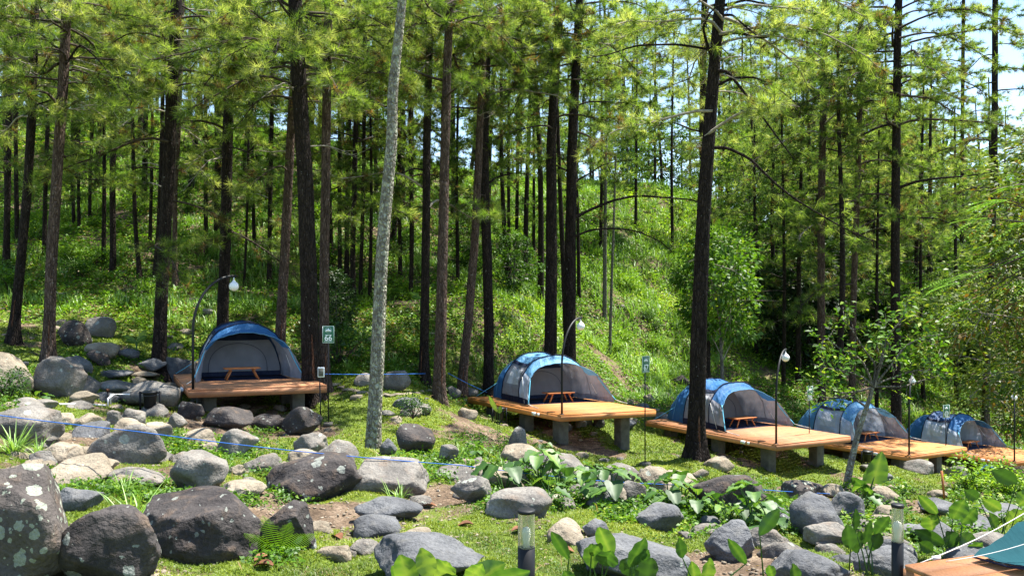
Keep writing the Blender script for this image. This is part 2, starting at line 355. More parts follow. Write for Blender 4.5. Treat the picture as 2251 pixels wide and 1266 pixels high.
gm = gm.pbr(gc, .95, gm.bump(gm.math('ADD', g1, gm.math('MULTIPLY', g2, .35)), .8, .05), .1)
hillfade = np.clip((my-24)/6, 0, 1)
g = link('ground', mkmesh('ground', np.stack([mx, my, Z], -1), np.stack([a, a+1, a+nx+1, a+nx], 1), gm, (grassy(mx, my)*(1-.45*hillfade)).ravel(), True)); tag(g, kind='structure')
# ------------------------------------------------------------------ boulders
_ico = {}
def ico(k):
    if k not in _ico:
        bm = bmesh.new(); bmesh.ops.create_icosphere(bm, subdivisions=k, radius=1)
        V = np.array([v.co[:] for v in bm.verts]); Fc = np.array([[v.index for v in f.verts] for f in bm.faces]); bm.free(); _ico[k] = (V, Fc)
    return _ico[k]
def rockmesh(seed, hw, hd, hh, k=4, cuts=10, rough=.095):
    r = random.Random(seed); V, Fc = ico(k); V = V.copy()
    for _ in range(cuts):
        n = np.array([r.gauss(0, 1), r.gauss(0, 1), r.gauss(0, .8)]); n /= np.linalg.norm(n); o = r.uniform(.56, .86)
        d = V@n-o; V -= np.where(d > 0, d*.93, 0)[:, None]*n
    off = Vector((seed*3.1 % 50, seed*7.7 % 50, seed*1.3 % 50)); sc = 1.5
    D = np.array([noise.noise(Vector(v)*sc+off)*rough*1.7+noise.noise(Vector(v)*sc*3+off)*rough*.5+abs(noise.noise(Vector(v)*sc*7+off))*rough*.22 for v in V])
    V *= (1+D)[:, None]
    V /= np.abs(V).max(0); V *= np.array((hw, hd, hh)); return V, Fc
BOULDERS = [
 # left, right, top, bottom, material, label, dip
 (-190,196,1000,1375,'rock_lichen','huge dark boulder crowded with white lichen rings, filling the bottom left corner'),
 (140,345,1108,1300,'rock_dark','dark boulder with pale lichen spots just right of the huge lichen-ringed corner boulder'),
 (312,586,1050,1252,'rock_dark','largest near-black boulder with a sharp right shoulder, beside the fern'),
 (568,710,1098,1226,'rock_dark','brownish dark boulder directly behind the bright green fern'),
 (582,824,996,1112,'rock_dark','wide dome-shaped dark boulder left of the long grass tussocks'),
 (378,512,980,1086,'rock','round grey boulder with a few lichen rings behind the largest near-black boulder'),
 (193,368,930,1028,'rock','grey boulder with white lichen patches crossed by the blue rope on the left'),
 (-12,152,890,986,'rock','brown-grey boulder under the blue rope at the left edge'),
 (100,228,1070,1130,'rock_slate','low slate-coloured boulder tucked behind the two lichen-spotted corner boulders'),
 (-70,76,772,876,'rock_tan','pale tan boulder cut by the left edge of the picture'),
 (76,182,783,882,'rock','tall rounded grey boulder beside the pale tan one at the left edge'),
 (160,222,820,870,'rock','mid-size lichen-flecked boulder right of the tall rounded grey one'),
 (208,302,836,872,'rock','flat-topped grey boulder just above the white pipe frame'),
 (212,290,812,842,'rock_slate','low grey slab among the stones between the tall rounded boulder and the dark lamp post'),
 (266,408,836,904,'rock','broad smooth grey boulder behind the black bucket on the left'),
 (352,432,782,852,'rock_slate','shaded boulder leaning against the left side of the first deck'),
 (302,370,786,828,'rock_slate','blue-grey boulder between two pines left of the first tent'),
 (192,248,768,808,'rock_dark','small dark boulder speckled white above the left stone field'),
 (248,308,763,798,'rock_slate','pointed slate-grey boulder at the foot of the banana plant'),
 (190,262,745,792,'rock_tan','reddish brown boulder at the foot of the left slope'),
 (128,196,703,768,'rock_dark','dark mossy boulder on the slope beside the brown-barked pine'),
 (184,252,696,746,'rock','grey-brown boulder on the slope above the reddish brown one'),
 (272,350,815,838,'rock_tan','flat pale stone lying in front of the blue-grey boulder'),
 (480,568,935,1012,'rock','grey boulder with a shadowed front below the first deck, right of the weeds'),
 (645,722,948,1004,'rock','squat grey boulder below the right end of the first deck'),
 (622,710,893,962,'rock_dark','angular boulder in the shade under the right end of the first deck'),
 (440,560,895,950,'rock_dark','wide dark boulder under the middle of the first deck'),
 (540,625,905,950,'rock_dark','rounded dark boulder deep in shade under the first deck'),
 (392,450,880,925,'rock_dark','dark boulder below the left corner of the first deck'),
 (765,952,1002,1092,'rock','long flat pale grey boulder behind the grass tussocks in the middle'),
 (484,588,1056,1104,'rock_tan','low pale boulder between the round grey boulder and the dome-shaped one'),
 (768,928,1092,1148,'rock_slate','flat weathered stone sunk in bare soil in the middle foreground'),
 (803,1062,1172,1300,'rock_slate','large smooth blue-grey slab at the bottom, left of the front bollard lamp'),
 (1058,1212,1073,1140,'rock','smooth whale-backed boulder just above the front bollard lamp'),
 (990,1094,1046,1108,'rock','rough pointed boulder left of the whale-backed one'),
 (1150,1294,996,1056,'rock','broad pale boulder beneath the second deck, behind the taro'),
 (1118,1165,936,1006,'rock','upright egg-shaped boulder left of the second deck posts'),
 (862,957,922,1004,'rock_dark','dark boulder with a plant growing on top, right of the pale trunk'),
 (960,1008,975,1020,'rock','small round boulder at the foot of the eroded bank'),
 (832,872,962,1006,'rock_slate','small grey boulder touching the right side of the pale trunk'),
 (1326,1404,1016,1066,'rock','lit oval boulder in front of the second deck, upper of a touching pair'),
 (1358,1422,1056,1110,'rock','oval boulder in front of the second deck, lower of a touching pair'),
 (1398,1478,1022,1094,'rock_tan','blocky brown-sided boulder at the foot of the 67 sign'),
 (1030,1114,1016,1056,'rock_tan','pale tan boulder under the blue rope left of the taro patch'),
 (1284,1368,1042,1092,'rock','pale boulder half hidden by taro leaves'),
 (1518,1698,1028,1124,'rock_dark','big dark dome-shaped boulder right of the taro patch, below the third deck'),
 (1256,1506,1176,1300,'rock_slate','broad flat blue-grey boulder at the bottom centre-right behind the paddle leaves'),
 (1392,1504,1105,1172,'rock_slate','wedge-shaped slate boulder right of the leaf carpet'),
 (1548,1672,1142,1240,'rock_slate','pale-crusted slate boulder in the lower right stone group'),
 (1640,1728,1158,1214,'rock','low grey boulder with a ridged right end behind the pale-crusted slate one'),
 (1738,1864,1083,1190,'rock_slate','tall rounded slate boulder at the foot of the small leaning tree'),
 (1805,1904,1078,1145,'rock_slate','slanting slate boulder behind the tall rounded one'),
 (1768,1864,1150,1204,'rock','smooth light grey boulder in front of the tall rounded slate one'),
 (1678,1858,1200,1300,'rock_slate','long pale-topped boulder at the bottom right of centre'),
 (1882,2034,1200,1300,'rock_slate','dark grey boulder behind the rear bollard lamp at the bottom'),
 (1704,1808,1055,1106,'rock_lichen','boulder blotched black and cream below the third deck'),
 (1802,1862,1062,1098,'rock_tan','sandy rounded boulder next to the black and cream blotched one'),
 (2078,2130,1016,1054,'rock','round grey boulder in the shade near the 69 sign'),
 (2006,2102,1095,1136,'rock_slate','dark low boulder behind the broad leaves on the right'),
 (2138,2275,1108,1146,'rock_slate','low wide boulder at the right edge above the teal tent'),
 (1272,1338,1138,1184,'rock_slate','small shaded boulder between the front bollard and the wedge-shaped boulder'),
 (1912,1972,1068,1114,'rock_tan','mottled tan boulder behind the rear bollard lamp'),
 (1912,1980,1110,1140,'rock_tan','bright pale stone left of the rear bollard top'),
 (778,826,820,852,'rock','round stone left of the pale trunk beside the path'),
 (842,906,813,862,'rock','large round stone right of the pale trunk beside the path'),
 (978,1014,848,878,'rock','small boulder beside the leaning pine near the second tent'),
 (1010,1052,850,876,'rock','small boulder touching the back corner of the second deck'),
 (1478,1516,824,852,'rock_dark','dark stone on the meadow left of the big foreground pine'),
 (1400,1434,845,868,'rock_dark','dark stone near the post of the 67 sign'),
 (1412,1442,864,890,'rock_tan','cream and black stone on the bare soil between decks two and three'),
 (1452,1486,862,888,'rock_lichen','speckled stone on the bare soil left of the third tent'),
 (1545,1612,1003,1036,'rock_tan','tan boulder at the roots of the big foreground pine'),
 (1520,1560,1030,1052,'rock_tan','small tan rock left of the dark dome-shaped boulder'),
 (263,322,893,938,'rock','grey stone below the black bucket'),
 (234,266,901,938,'rock','small upright stone beside the stone below the bucket'),
 (308,378,923,968,'rock_tan','pale rounded boulder behind the lichen-patched one on the left'),
 (372,414,905,945,'rock','reddish grey stone at the shaded corner of the first deck'),
 (60,122,985,1030,'rock','white-topped rock beside the left grass tussock'),
 (100,168,905,938,'rock_tan','bright white-tan rock under the blue rope'),
 (70,125,876,902,'rock','low stone in front of the tall rounded grey boulder'),
 (150,215,858,892,'rock_tan','half-buried rock left of the white pipe frame'),
 (165,262,1005,1048,'rock_tan','flat tan rock in the soil of the left stone field'),
 (240,372,1025,1072,'rock','long low boulder behind the grass in front of the left stone field'),
 (2090,2196,1135,1170,'rock_slate','flat slate stone in the shade left of the teal tent'),
 (1980,2062,1150,1178,'rock_slate','low stone between the rear bollard and the broad leaves'),
 (880,930,893,918,'rock_tan','flat cream stone on the lawn right of the pale trunk'),
 (1006,1050,893,922,'rock_tan','cream stone on the lawn left of the hanging bucket'),
 (768,798,866,880,'rock_tan','small cream stone beside the pale trunk on the lawn'),
 (1262,1290,915,942,'rock','round stone seen under the second deck'),
 (1300,1330,900,945,'rock_dark','mottled upright stone seen under the second deck'),
 (1350,1400,918,945,'rock_slate','flat grey stone right of the second deck posts'),
 (1890,1950,1020,1046,'rock','brown boulder in the shade below the fourth deck'),
 (1985,2055,1008,1044,'rock','rounded boulder behind the posts of the fourth deck'),
 (505,540,1020,1048,'rock_tan','small pale stone in the weeds right of the round grey boulder'),
]
def boulder(l, r, t, b, mat, label, seed, group=None):
    cx = (l+r)/2
    if b > 1266:
        g = hit(cx, 1255); D = g[1]*.93; g = ground_at(cx, D); bb = HY+(CZ-g[2])*F/D
        D0 = D
    else: g = hit(cx, b-(b-t)*.06); D0 = g[1]
    hw = (r-l)/2/F*D0*1.03; hd = hw*random.uniform(.7, .95); D = D0+hd*.75; hw *= D/D0
    x = (cx-CX)/F*D; ztop = CZ-(t-HY)/F*(D)
    zg = min(float(gz(x, D-hd*.7)), float(gz(x, D))); h = max(ztop-zg, hw*.25); hh = h*.64; zc = ztop-hh
    near = D < 9
    V, Fc = rockmesh(seed, hw, hd, hh, 5 if D < 7.5 else (4 if D < 18 else 3))
    # the wider belly sinks into the ground
    o = link('boulder', mkmesh('boulder', V, Fc, M[mat], None, True), None, (x, D, zc)); tag(o, label, 'boulder', group)
    return o
for i, q in enumerate(BOULDERS): boulder(*q[:6], seed=i+3)
# loose stones
ST = []
for k, (mn, dt) in enumerate([('rock_tan', 'pale'), ('rock', 'grey')]):
    for s in range(3):
        V, Fc = rockmesh(200+k*10+s, .5, .42, .3, 3); ST.append((mkmesh('stone', V, Fc, M[mn], None, True), k))
rs = random.Random(5); k = 0
zones = [(20, 560, 860, 1060, 46), (560, 1240, 850, 1050, 30), (1000, 1500, 1000, 1120, 20), (1240, 1700, 860, 1120, 26), (1500, 2230, 1020, 1230, 40), (420, 1000, 1100, 1230, 14), (600, 1000, 700, 800, 10), (0, 500, 640, 780, 16), (1300, 1560, 560, 800, 12)]
for (l, r, t, b, n) in zones:
    for _ in range(n):
        px = rs.uniform(l, r); py = rs.uniform(t, b); g = hit(px, py); me, kk = ST[rs.randrange(len(ST))]
        o = link('stone', me, None, g); s = rs.uniform(.12, .42)*(1 if py > 800 else 1.3); o.scale = (s, s, s*rs.uniform(.6, 1)); o.rotation_euler = (rs.uniform(-.2, .2), rs.uniform(-.2, .2), rs.uniform(0, 6))
        tag(o, ['small pale loose stone lying between the boulders', 'small grey loose stone lying between the boulders'][kk], 'stone', ['loose pale stones on the ground', 'loose grey stones on the ground'][kk])
# middling rocks packed into the boulder fields
MR = []
for k, (mn, ds) in enumerate([('rock', 'grey rock packed between the large boulders'), ('rock_tan', 'pale tan rock packed between the large boulders'), ('rock_slate', 'slate-coloured rock packed between the large boulders')]):
    for s in range(3): V, Fc = rockmesh(300+k*10+s, .5, .4, .34, 4); MR.append((mkmesh('rock', V, Fc, M[mn], None, True), ds))
for (l, r, t, b, n) in [(0, 420, 800, 900, 62), (0, 420, 900, 1060, 34), (400, 760, 960, 1110, 16), (860, 1250, 880, 1060, 16), (1000, 1500, 1020, 1120, 18), (1500, 2240, 1050, 1240, 34), (700, 1450, 1130, 1250, 5), (1380, 1500, 880, 930, 7)]:
    for _ in range(n):
        px = rs.uniform(l, r); py = rs.uniform(t, b); g = hit(px, py)
        if any(q[0]-6 < px < q[1]+6 and q[2]+.35*(q[3]-q[2]) < py < q[3]+4 for q in BOULDERS): continue
        me, ds = MR[rs.choice((0, 1, 2, 3, 4, 5, 0, 1, 2, 3, 4, 6, 7, 8) if l < 1400 else (0, 1, 6, 7, 8, 6, 7, 8, 4))]; o = link('rock', me, None, g-Zv*.03); s = rs.uniform(.35, .95)*(1 if l < 1400 else .75); o.scale = (s, s, s*rs.uniform(.75, 1.2)); o.rotation_euler = (rs.uniform(-.25, .25), rs.uniform(-.25, .25), rs.uniform(0, 6)); tag(o, ds, 'rock', ds.replace('rock', 'rocks', 1))
# pebbles and grit on the bare soil
Vp, Fp = ico(1); n = 5200; rg = np.random.default_rng(4); px = rg.uniform(-20, 2270, n*3); DD = 5.5+15*rg.random(n*3)**1.3; X_ = (px-CX)/F*DD
k = grassy(X_, DD)+rg.normal(0, .15, n*3) < .62; X_ = X_[k][:n]; DD = DD[k][:n]; n = len(X_); sz = rg.uniform(.006, .028, (n, 1, 1)); V = Vp[None]*sz*rg.uniform(.6, 1.3, (n, 1, 3))*(1+.2*rg.normal(size=(n, len(Vp), 1))); V[..., 2] *= .6
V[..., 0] += X_[:, None]; V[..., 1] += DD[:, None]; V[..., 2] += gz(X_, DD)[:, None]+.003
tag(link('gravel', mkmesh('gravel', V, (Fp[None]+np.arange(n)[:, None, None]*len(Vp)).reshape(-1, 3), M['rock_tan'])), 'small pebbles and grit strewn over the bare soil', 'gravel', None, 'stuff')
# stone edging of the path behind the lawn
for i in range(17):
    px = 735+i*16; py = 848+14*math.sin(i*.25)+i*1.0; g = hit(px, py); me = ST[i % 3][0]
    o = link('edging_stone', me, None, g); o.scale = (.42, .3, .16); o.rotation_euler = (0, 0, i*1.7)
    tag(o, 'flat cream stone in the edging row of the path behind the lawn', 'stone', 'edging stones of the path behind the lawn')

# ------------------------------------------------------------------ decks, tents, lamps
U0 = np.array((.0, 0, 0))
C6 = P(1991, 1240, 5.5); u6 = np.array((.945, .327, 0)); v6 = np.array((.34, -.94, 0)); DK.append((C6, u6, v6, 3.0, 3.2))
Zv = np.array((0, 0, 1.)); ORD = ['first', 'second', 'third', 'fourth', 'fifth']
DL = ['reddish wooden tent deck on concrete posts over shaded boulders, nearest on the left', 'wooden tent deck standing behind the taro patch, with tall posts beside the 67 sign', 'brown wooden tent deck behind the big foreground pine trunk', 'bright orange wooden tent deck behind the small leaning tree', 'wooden tent deck at the right edge, farthest of the row', 'corner of a red-brown wooden deck at the bottom right carrying a teal tent']
def deck(i):
    C, u, v, W, L = DK[i]; t = thing('tent_deck', DL[i], 'deck', C, 'wooden tent decks')
    up = 1 if i < 5 else 1
    a = Acc(); n = 34 if i < 5 else 20; bw = L/n; r = random.Random(i)
    for k in range(n):
        c = C+u*W/2+v*(k+.5)*bw-Zv*.016; box(a, c+Zv*r.uniform(-.0015, .0015), u*(W/2+r.uniform(0, .012)), v*(bw/2-.003), Zv*.016, r.random()*9)
    part('deck_board', a, M['deck2'] if i in (0, 2, 5) else M['deck'], t)
    a = Acc()
    h = .075
    box(a, C+u*W/2-v*.0-Zv*(.034+h), u*(W/2), v*.02, Zv*h, 1.3); box(a, C+v*L/2+u*.02-Zv*(.034+h), u*.02, v*(L/2-.022), Zv*h, 2.7)
    box(a, C+u*(W-.02)+v*L/2-Zv*(.034+h), u*.02, v*(L/2-.022), Zv*h, 4.1); box(a, C+u*W/2+v*L-Zv*(.034+h), u*(W/2), v*.02, Zv*h, 5.2)
    for f in np.linspace(.12, .88, 6): box(a, C+u*W/2+v*L*f-Zv*(.036+h), u*(W/2-.045), v*.03, Zv*(h-.004), 3.3)
    part('fascia', a, M['deck2'] if i in (0, 2, 5) else M['deck'], t)
    if i < 5:
        for fa in (.17, .83):
            for b in (.75, L*.5, L-.6):
                c = C+u*W*fa+v*b; g = float(gz(c[0], c[1]))-.3; top = C[2]-.034-2*h-.002
                if top-g < .25: g = top-.25
                a = Acc(); box(a, (c[0], c[1], (top+g)/2), u*.15, v*.15, Zv*(top-g)/2); bev(part('post', a, M['concrete'], t), .015)
        a = Acc(); c = C+v*1.15-u*.05-Zv*.1; box(a, c, u*.03, v*.07, Zv*.045); box(a, c-v*.2, u*.02, v*.035, Zv*.035); part('power_socket', a, M['white'], t)
        a = Acc(); p0 = c-Zv*.04; tube(a, [p0, p0-Zv*.25+v*.1, p0-Zv*.5+u*.25, p0-Zv*.7+u*.3+v*.05], .009, 6); part('cable', a, M['plastic'], t)
    else:
        for fa, b in ((.17, .5), (.8, .5), (.17, 2.6), (.8, 2.6)):
            c = C+u*W*fa+v*b; g = float(gz(c[0], c[1]))-.3; top = C[2]-.19; a = Acc(); box(a, (c[0], c[1], (top+g)/2), u*.14, v*.14, Zv*(top-g)/2); part('post', a, M['concrete'], t)
for i in range(6): deck(i)

def tent(i, label, tones, hs=1.0):
    C, u, v, W, L = DK[i]; k = L/5.05; a0 = W/2+(.2 if i else .04); wf = 1. if i else .88
    t = thing('tent', label, 'tent', C+u*a0+v*3.2*k, 'camping tents on the decks'); sd = i*13.7
    hoops = [(2.62, 2.0, 1.40, 1.20), (3.0, 2.85, 1.22, 1.42), (3.95, 3.95, 1.16, 1.45), (4.5, 4.55, 1.02, 1.2), (4.95, 5.1, .76, .66), (5.12, 5.22, .45, .05)]
    hoops = [(a*k, b*k, c*W/3.0*wf, d*hs) for a, b, c, d in hoops]; HA = np.array(hoops)
    def S(tt, th, off=0.0):
        tt = np.asarray(tt, float); th = np.asarray(th, float); j = np.clip(tt.astype(int), 0, 4); f = tt-j
        h = HA[j]*(1-f)[..., None]+HA[j+1]*f[..., None]
        sag = 1-.05*np.sin(PI*f)*np.where(j < 3, 1, -1.2)
        s = np.sin(th); c = np.cos(th); wr = .012*np.sin(th*9+tt*7+sd)+.012*np.sin(tt*17+th*3+sd)+.006*np.sin(th*31+tt*5)
        hw = h[..., 2]*sag+off+wr; hh = h[..., 3]*sag+off+wr*s
        x = hw*np.sign(c)*np.abs(c)**.86; z = hh*np.abs(s)**.9; b = h[..., 0]+(h[..., 1]-h[..., 0])*(1-s)
        return C+u*(a0+x)[..., None]+v*b[..., None]+Zv*(z+.012)[..., None]
    def panel(name, t0, t1, th0, th1, mat, off=0., n=26, m=14, parent=t):
        tt, th = np.meshgrid(np.linspace(t0, t1, m), np.radians(np.linspace(th0, th1, n)), indexing='ij')
        V = S(tt, th, off); ii, jj = np.meshgrid(np.arange(m-1), np.arange(n-1), indexing='ij'); q = (ii*n+jj).ravel()
        a = Acc(); a.add(V.reshape(-1, 3), np.stack([q, q+1, q+n+1, q+n], 1)); o = link(name, a.mesh(name, mat, True, 'tint', np.array(t.location)), t)
        if parent is not t: o.parent = parent
        return o
    roof, can, side, flap, bed = tones
    panel('porch_canopy', 0, 1, 38, 142, M[can]); panel('roof_panel', 1, 2, 52, 128, M[roof])
    sp = panel('side_panel', 1, 2, 128, 180, M[side]); panel('side_panel', 1, 2, 0, 52, M[side])
    panel('door_flap', 0, 1, 142, 180, M[flap]); panel('door_flap', 0, 1, 0, 38, M['grey'])
    panel('bedroom', 2, 5, 0, 180, M[bed], 0, 40, 24)
    # window in the left side
    wn = panel('window', 1.22, 1.82, 137, 160, M['mesh'], .012)
    panel('roof_flap', 1.02, 2.02, 124, 130, M['navy'], .02)
    for t0, t1, x0, x1 in ((0, 2, 174, 180), (0, 2, 0, 6)):
        a = Acc(); tt, th = np.meshgrid(np.linspace(t0, t1, 20), np.radians(np.linspace(x0, x1, 4)), indexing='ij'); V = S(tt, th, .012); n = 4
        ii, jj = np.meshgrid(np.arange(19), np.arange(3), indexing='ij'); q = (ii*n+jj).ravel(); a.add(V.reshape(-1, 3), np.stack([q, q+1, q+n+1, q+n], 1))
        part('skirt', a, M['navy'], t, True)
    for h in (1, 2, 3):
        a = Acc(); th = np.radians(np.linspace(2, 178, 40)); tube(a, S(np.full(40, float(h)), th, .018), .016 if h < 3 else .012, 6); part('pole_sleeve', a, M['navy' if h != 3 else 'blue_l'], t, True)
    a = Acc(); th = np.radians(np.linspace(38, 142, 30)); tube(a, S(np.full(30, 0.), th, .004), .010, 6); part('canopy_hem', a, M['blue_l'], t, True)
    # bedroom front wall: pale lower part, dark upper band
    def arc(x0, z0, z1, n=24):
        hw, hh = HA[2][2]*.95, HA[2][3]*.95; pts = []
        for z in np.linspace(z0, z1, 12):
            x = hw*max(0., 1-(z/hh)**2.1)**.5; pts.append(x)
        return pts
    for nm, z0, z1, mt in (('inner_wall', .12, .95*hs, 'inner'), ('inner_vent', .952*hs, 1.3*hs, 'navy'), ('inner_sill', .0, .118, 'navy')):
        xs_ = arc(0, z0, z1); V = []; zz = np.linspace(z0, z1, 12)
        for x, z in zip(xs_, zz):
            for s in np.linspace(-1, 1, 13): V.append(C+u*(a0+s*x)+v*(3.62*k+.05*math.cos(s*4+z*3)+z*.12)+Zv*(z+.015))
        ii, jj = np.meshgrid(np.arange(11), np.arange(12), indexing='ij'); q = (ii*13+jj).ravel(); a = Acc(); a.add(np.array(V), np.stack([q, q+1, q+14, q+13], 1)); part(nm, a, M[mt], t, True)
    a = Acc(); z_ = np.linspace(0, PI, 24); tube(a, [C+u*(a0-.1+.75*math.cos(q))+v*(3.52*k)+Zv*(.12+.78*hs*math.sin(q)**.7) for q in z_], .006, 5); part('door_zip', a, M['navy'], t)
    a = Acc(); box(a, C+u*a0+v*(3.0*k)+Zv*.006, u*HA[1][2]*.93, v*.6*k, Zv*.004); part('groundsheet', a, M['navy'], t)
    # webbing down the front edges, guy lines to the deck corners
    for s in (-1, 1):
        tp = S(np.array([.1]), np.radians([90-s*52.]), .02)[0]; bt = S(np.array([0.]), np.radians([90-s*88.]), .05)[0]
        a = Acc(); pts = [tp*(1-f)+bt*f+v*0-Zv*.03*math.sin(PI*f) for f in np.linspace(0, 1, 8)]; tube(a, pts, .017, 4); part('webbing', a, M['web'], t)
        a = Acc(); e = C+u*(a0+s*(W/2-.02))+v*(1.45*k)+Zv*.02; pts = [bt*(1-f)+e*f-Zv*.01*math.sin(PI*f) for f in np.linspace(0, 1, 6)]; tube(a, pts, .011, 5); part('guy_line', a, M['cord'], t)
        tp = S(np.array([1.]), np.radians([90-s*58.]), .02)[0]; a = Acc(); e = C+u*(a0+s*(HA[1][2]+.05))+v*(2.5*k)+Zv*.05; tube(a, [tp*(1-f)+e*f for f in np.linspace(0, 1, 6)], .008, 4); part('guy_line', a, M['cord'], t)
        tp = S(np.array([3.]), np.radians([90-s*70.]), .02)[0]; a = Acc(); e = C+u*(a0+s*(W/2))+v*(L-.15)+Zv*.03; tube(a, [tp*(1-f)+e*f for f in np.linspace(0, 1, 6)], .009, 4); part('guy_line', a, M['web'], t)
    return t
tent(0, 'dark blue and grey tent with an open porch, left of the 66 sign', ('blue_d', 'blue', 'grey', 'grey', 'blue_d'))
tent(1, 'light blue and grey tent with a sunlit pale front flap, left of the 67 sign', ('blue_l', 'blue_l', 'grey', 'grey_l', 'blue'))  # left flap takes a lighter cloth colour to paint the sun on it
tent(2, 'blue and grey tent partly behind the big foreground pine trunk', ('blue', 'blue', 'grey', 'grey', 'blue'))
tent(3, 'pale blue tent with light grey sides behind the small leaning tree', ('blue_l', 'blue_l', 'grey_l', 'grey_l', 'blue_l'))
tent(4, 'blue tent behind the 69 sign, farthest of the row at the right edge', ('blue_d', 'blue', 'grey_l', 'grey_l', 'blue'))
# teal tent corner, bottom right
C, u, v, W, L = DK[5]
t = thing('tent', 'teal tent corner staked on the near deck at the bottom right', 'tent', C+u*1.7+v*.8)
def teal(V, mt, nm):
    a = Acc(); n = 13; A, B, Cc, D_ = V; g = []
    for i in range(n):
        for j in range(n):
            s = i/(n-1); q = j/(n-1); p = (A*(1-s)+B*s)*(1-q)+(D_*(1-s)+Cc*s)*q; p = p+Zv*(-.10*math.sin(PI*s)*math.sin(PI*q)+.012*math.sin(s*11+q*17)+.008*math.sin(q*30+s*5)); g.append(p)
    ii, jj = np.meshgrid(np.arange(n-1), np.arange(n-1), indexing='ij'); q = (ii*n+jj).ravel(); a.add(np.array(g), np.stack([q, q+1, q+n+1, q+n], 1)); part(nm, a, M[mt], t, True)
tipL = P(2138, 1226, 5.55)+Zv*.01
pk = P(2330, 1085, 5.9); f1 = C+u*2.6+v*1.6+Zv*.03; b1 = C+u*3.3-v*.3+Zv*.03
f2 = P(2300, 1255, 5.1)
teal((tipL, f2, f1+Zv*.0, pk), 'teal', 'fly_sheet'); teal((tipL, b1, b1+u*.4, pk), 'teal', 'rear_panel')
a = Acc(); tube(a, [tipL, tipL*.5+f2*.5-Zv*.02, f2], .008, 5); part('hem', a, M['navy'], t)
a = Acc(); p0 = P(2020, 1238, 5.6); p1 = P(2290, 1105, 6.0); tube(a, [p0*(1-f)+p1*f-Zv*.03*math.sin(PI*f) for f in np.linspace(0, 1, 12)], .004, 6); part('guy_line', a, M['cord'], t)
a = Acc(); p0 = P(2080, 1233, 5.55); p1 = P(2300, 1180, 5.4); tube(a, [p0*(1-f)+p1*f-Zv*.02*math.sin(PI*f) for f in np.linspace(0, 1, 12)], .003, 6); part('guy_line', a, M['cord'], t)
a = Acc(); p0 = P(2020, 1238, 5.6); box(a, P(2058, 1226, 5.65), u*.03, v*.012, Zv*.014); part('rope_adjuster', a, M['cord'], t)

def table(i, label):
    C, u, v, W, L = DK[i]; k = L/5.05; c = C+u*(W/2+.15)+v*(2.65*k)
    if i == 0: c = C+u*(W*.47)+v*(2.45*k)
    t = thing('low_table', label, 'table', c, 'low wooden tables in the tent porches')
    a = Acc()
    for j in range(3): box(a, c+v*(j-1)*.125+Zv*.30, u*.44, v*.059, Zv*.014, j*2.2)
    box(a, c+Zv*.27+u*.30, u*.02, v*.17, Zv*.014, 1.); box(a, c+Zv*.27-u*.30, u*.02, v*.17, Zv*.014, 1.)
    bev(part('table_top', a, M['table'], t), .004)
    for s in (-1, 1):
        for q in (-1, 1):
            a = Acc(); tp = c+u*s*.27+v*q*.12+Zv*.262; bt = c+u*s*.40+v*q*.15+Zv*.004; ax = (tp-bt)/2; box(a, (tp+bt)/2, u*.02, v*.014, ax, 4.); part('leg', a, M['table'], t)
for i, l in enumerate(['low wooden table in the tent porch left of the 66 sign', 'orange low wooden table in the porch of the light blue tent by the 67 sign', 'low wooden table inside the tent behind the big foreground pine', 'low wooden table at the mouth of the pale blue tent behind the small leaning tree', 'low wooden table in the shaded porch of the farthest tent']): table(i, l)

def lamp(i, label):
    C, u, v, W, L = DK[i]; c = C+u*.10+v*.10; dv = np.array((.53, .85, 0)); dv /= np.linalg.norm(dv); r = 1.15; H = 2.66
    t = thing('street_lamp', label, 'street lamp', c, 'globe lamps on the deck corners')
    pts = [c+Zv*0.0, c+Zv*.8, c+Zv*(H-1.3)]
    for q in np.linspace(0, PI/2, 18)[1:]: pts.append(c+dv*r*(1-math.cos(q))+Zv*(H-1.3+1.3*math.sin(q)))
    pts.append(c+dv*(r+.06)+Zv*H)
    a = Acc(); tube(a, pts, .03, 10); lathe(a, c, [(0, .0), (.07, .0), (.07, .008), (.03, .012), (.024, .012)], 16); part('pole', a, M['black'], t, True)
    g = c+dv*(r+.0)+Zv*(H-.25); a = Acc(); th = np.linspace(-PI/2, PI/2, 14); lathe(a, g, [(max(.118*math.cos(q), 1e-4), .118*math.sin(q)) for q in th], 24); part('globe', a, M['globe'], t, True)
    a = Acc(); lathe(a, g, [(.05, .104), (.035, .135), (.014, .155), (.012, .235), (.0, .235)], 16); part('lamp_cap', a, M['white' if i else 'globe'], t, True)
for i, l in enumerate(['black arched lamp with a white globe at the left corner of the first deck', 'black arched lamp with a white globe in front of the light blue tent', 'black lamp with a white globe on the deck behind the big foreground pine', 'black lamp with a white globe on the bright orange deck behind the small leaning tree', 'black lamp with a white globe on the farthest deck at the right edge']): lamp(i, l)

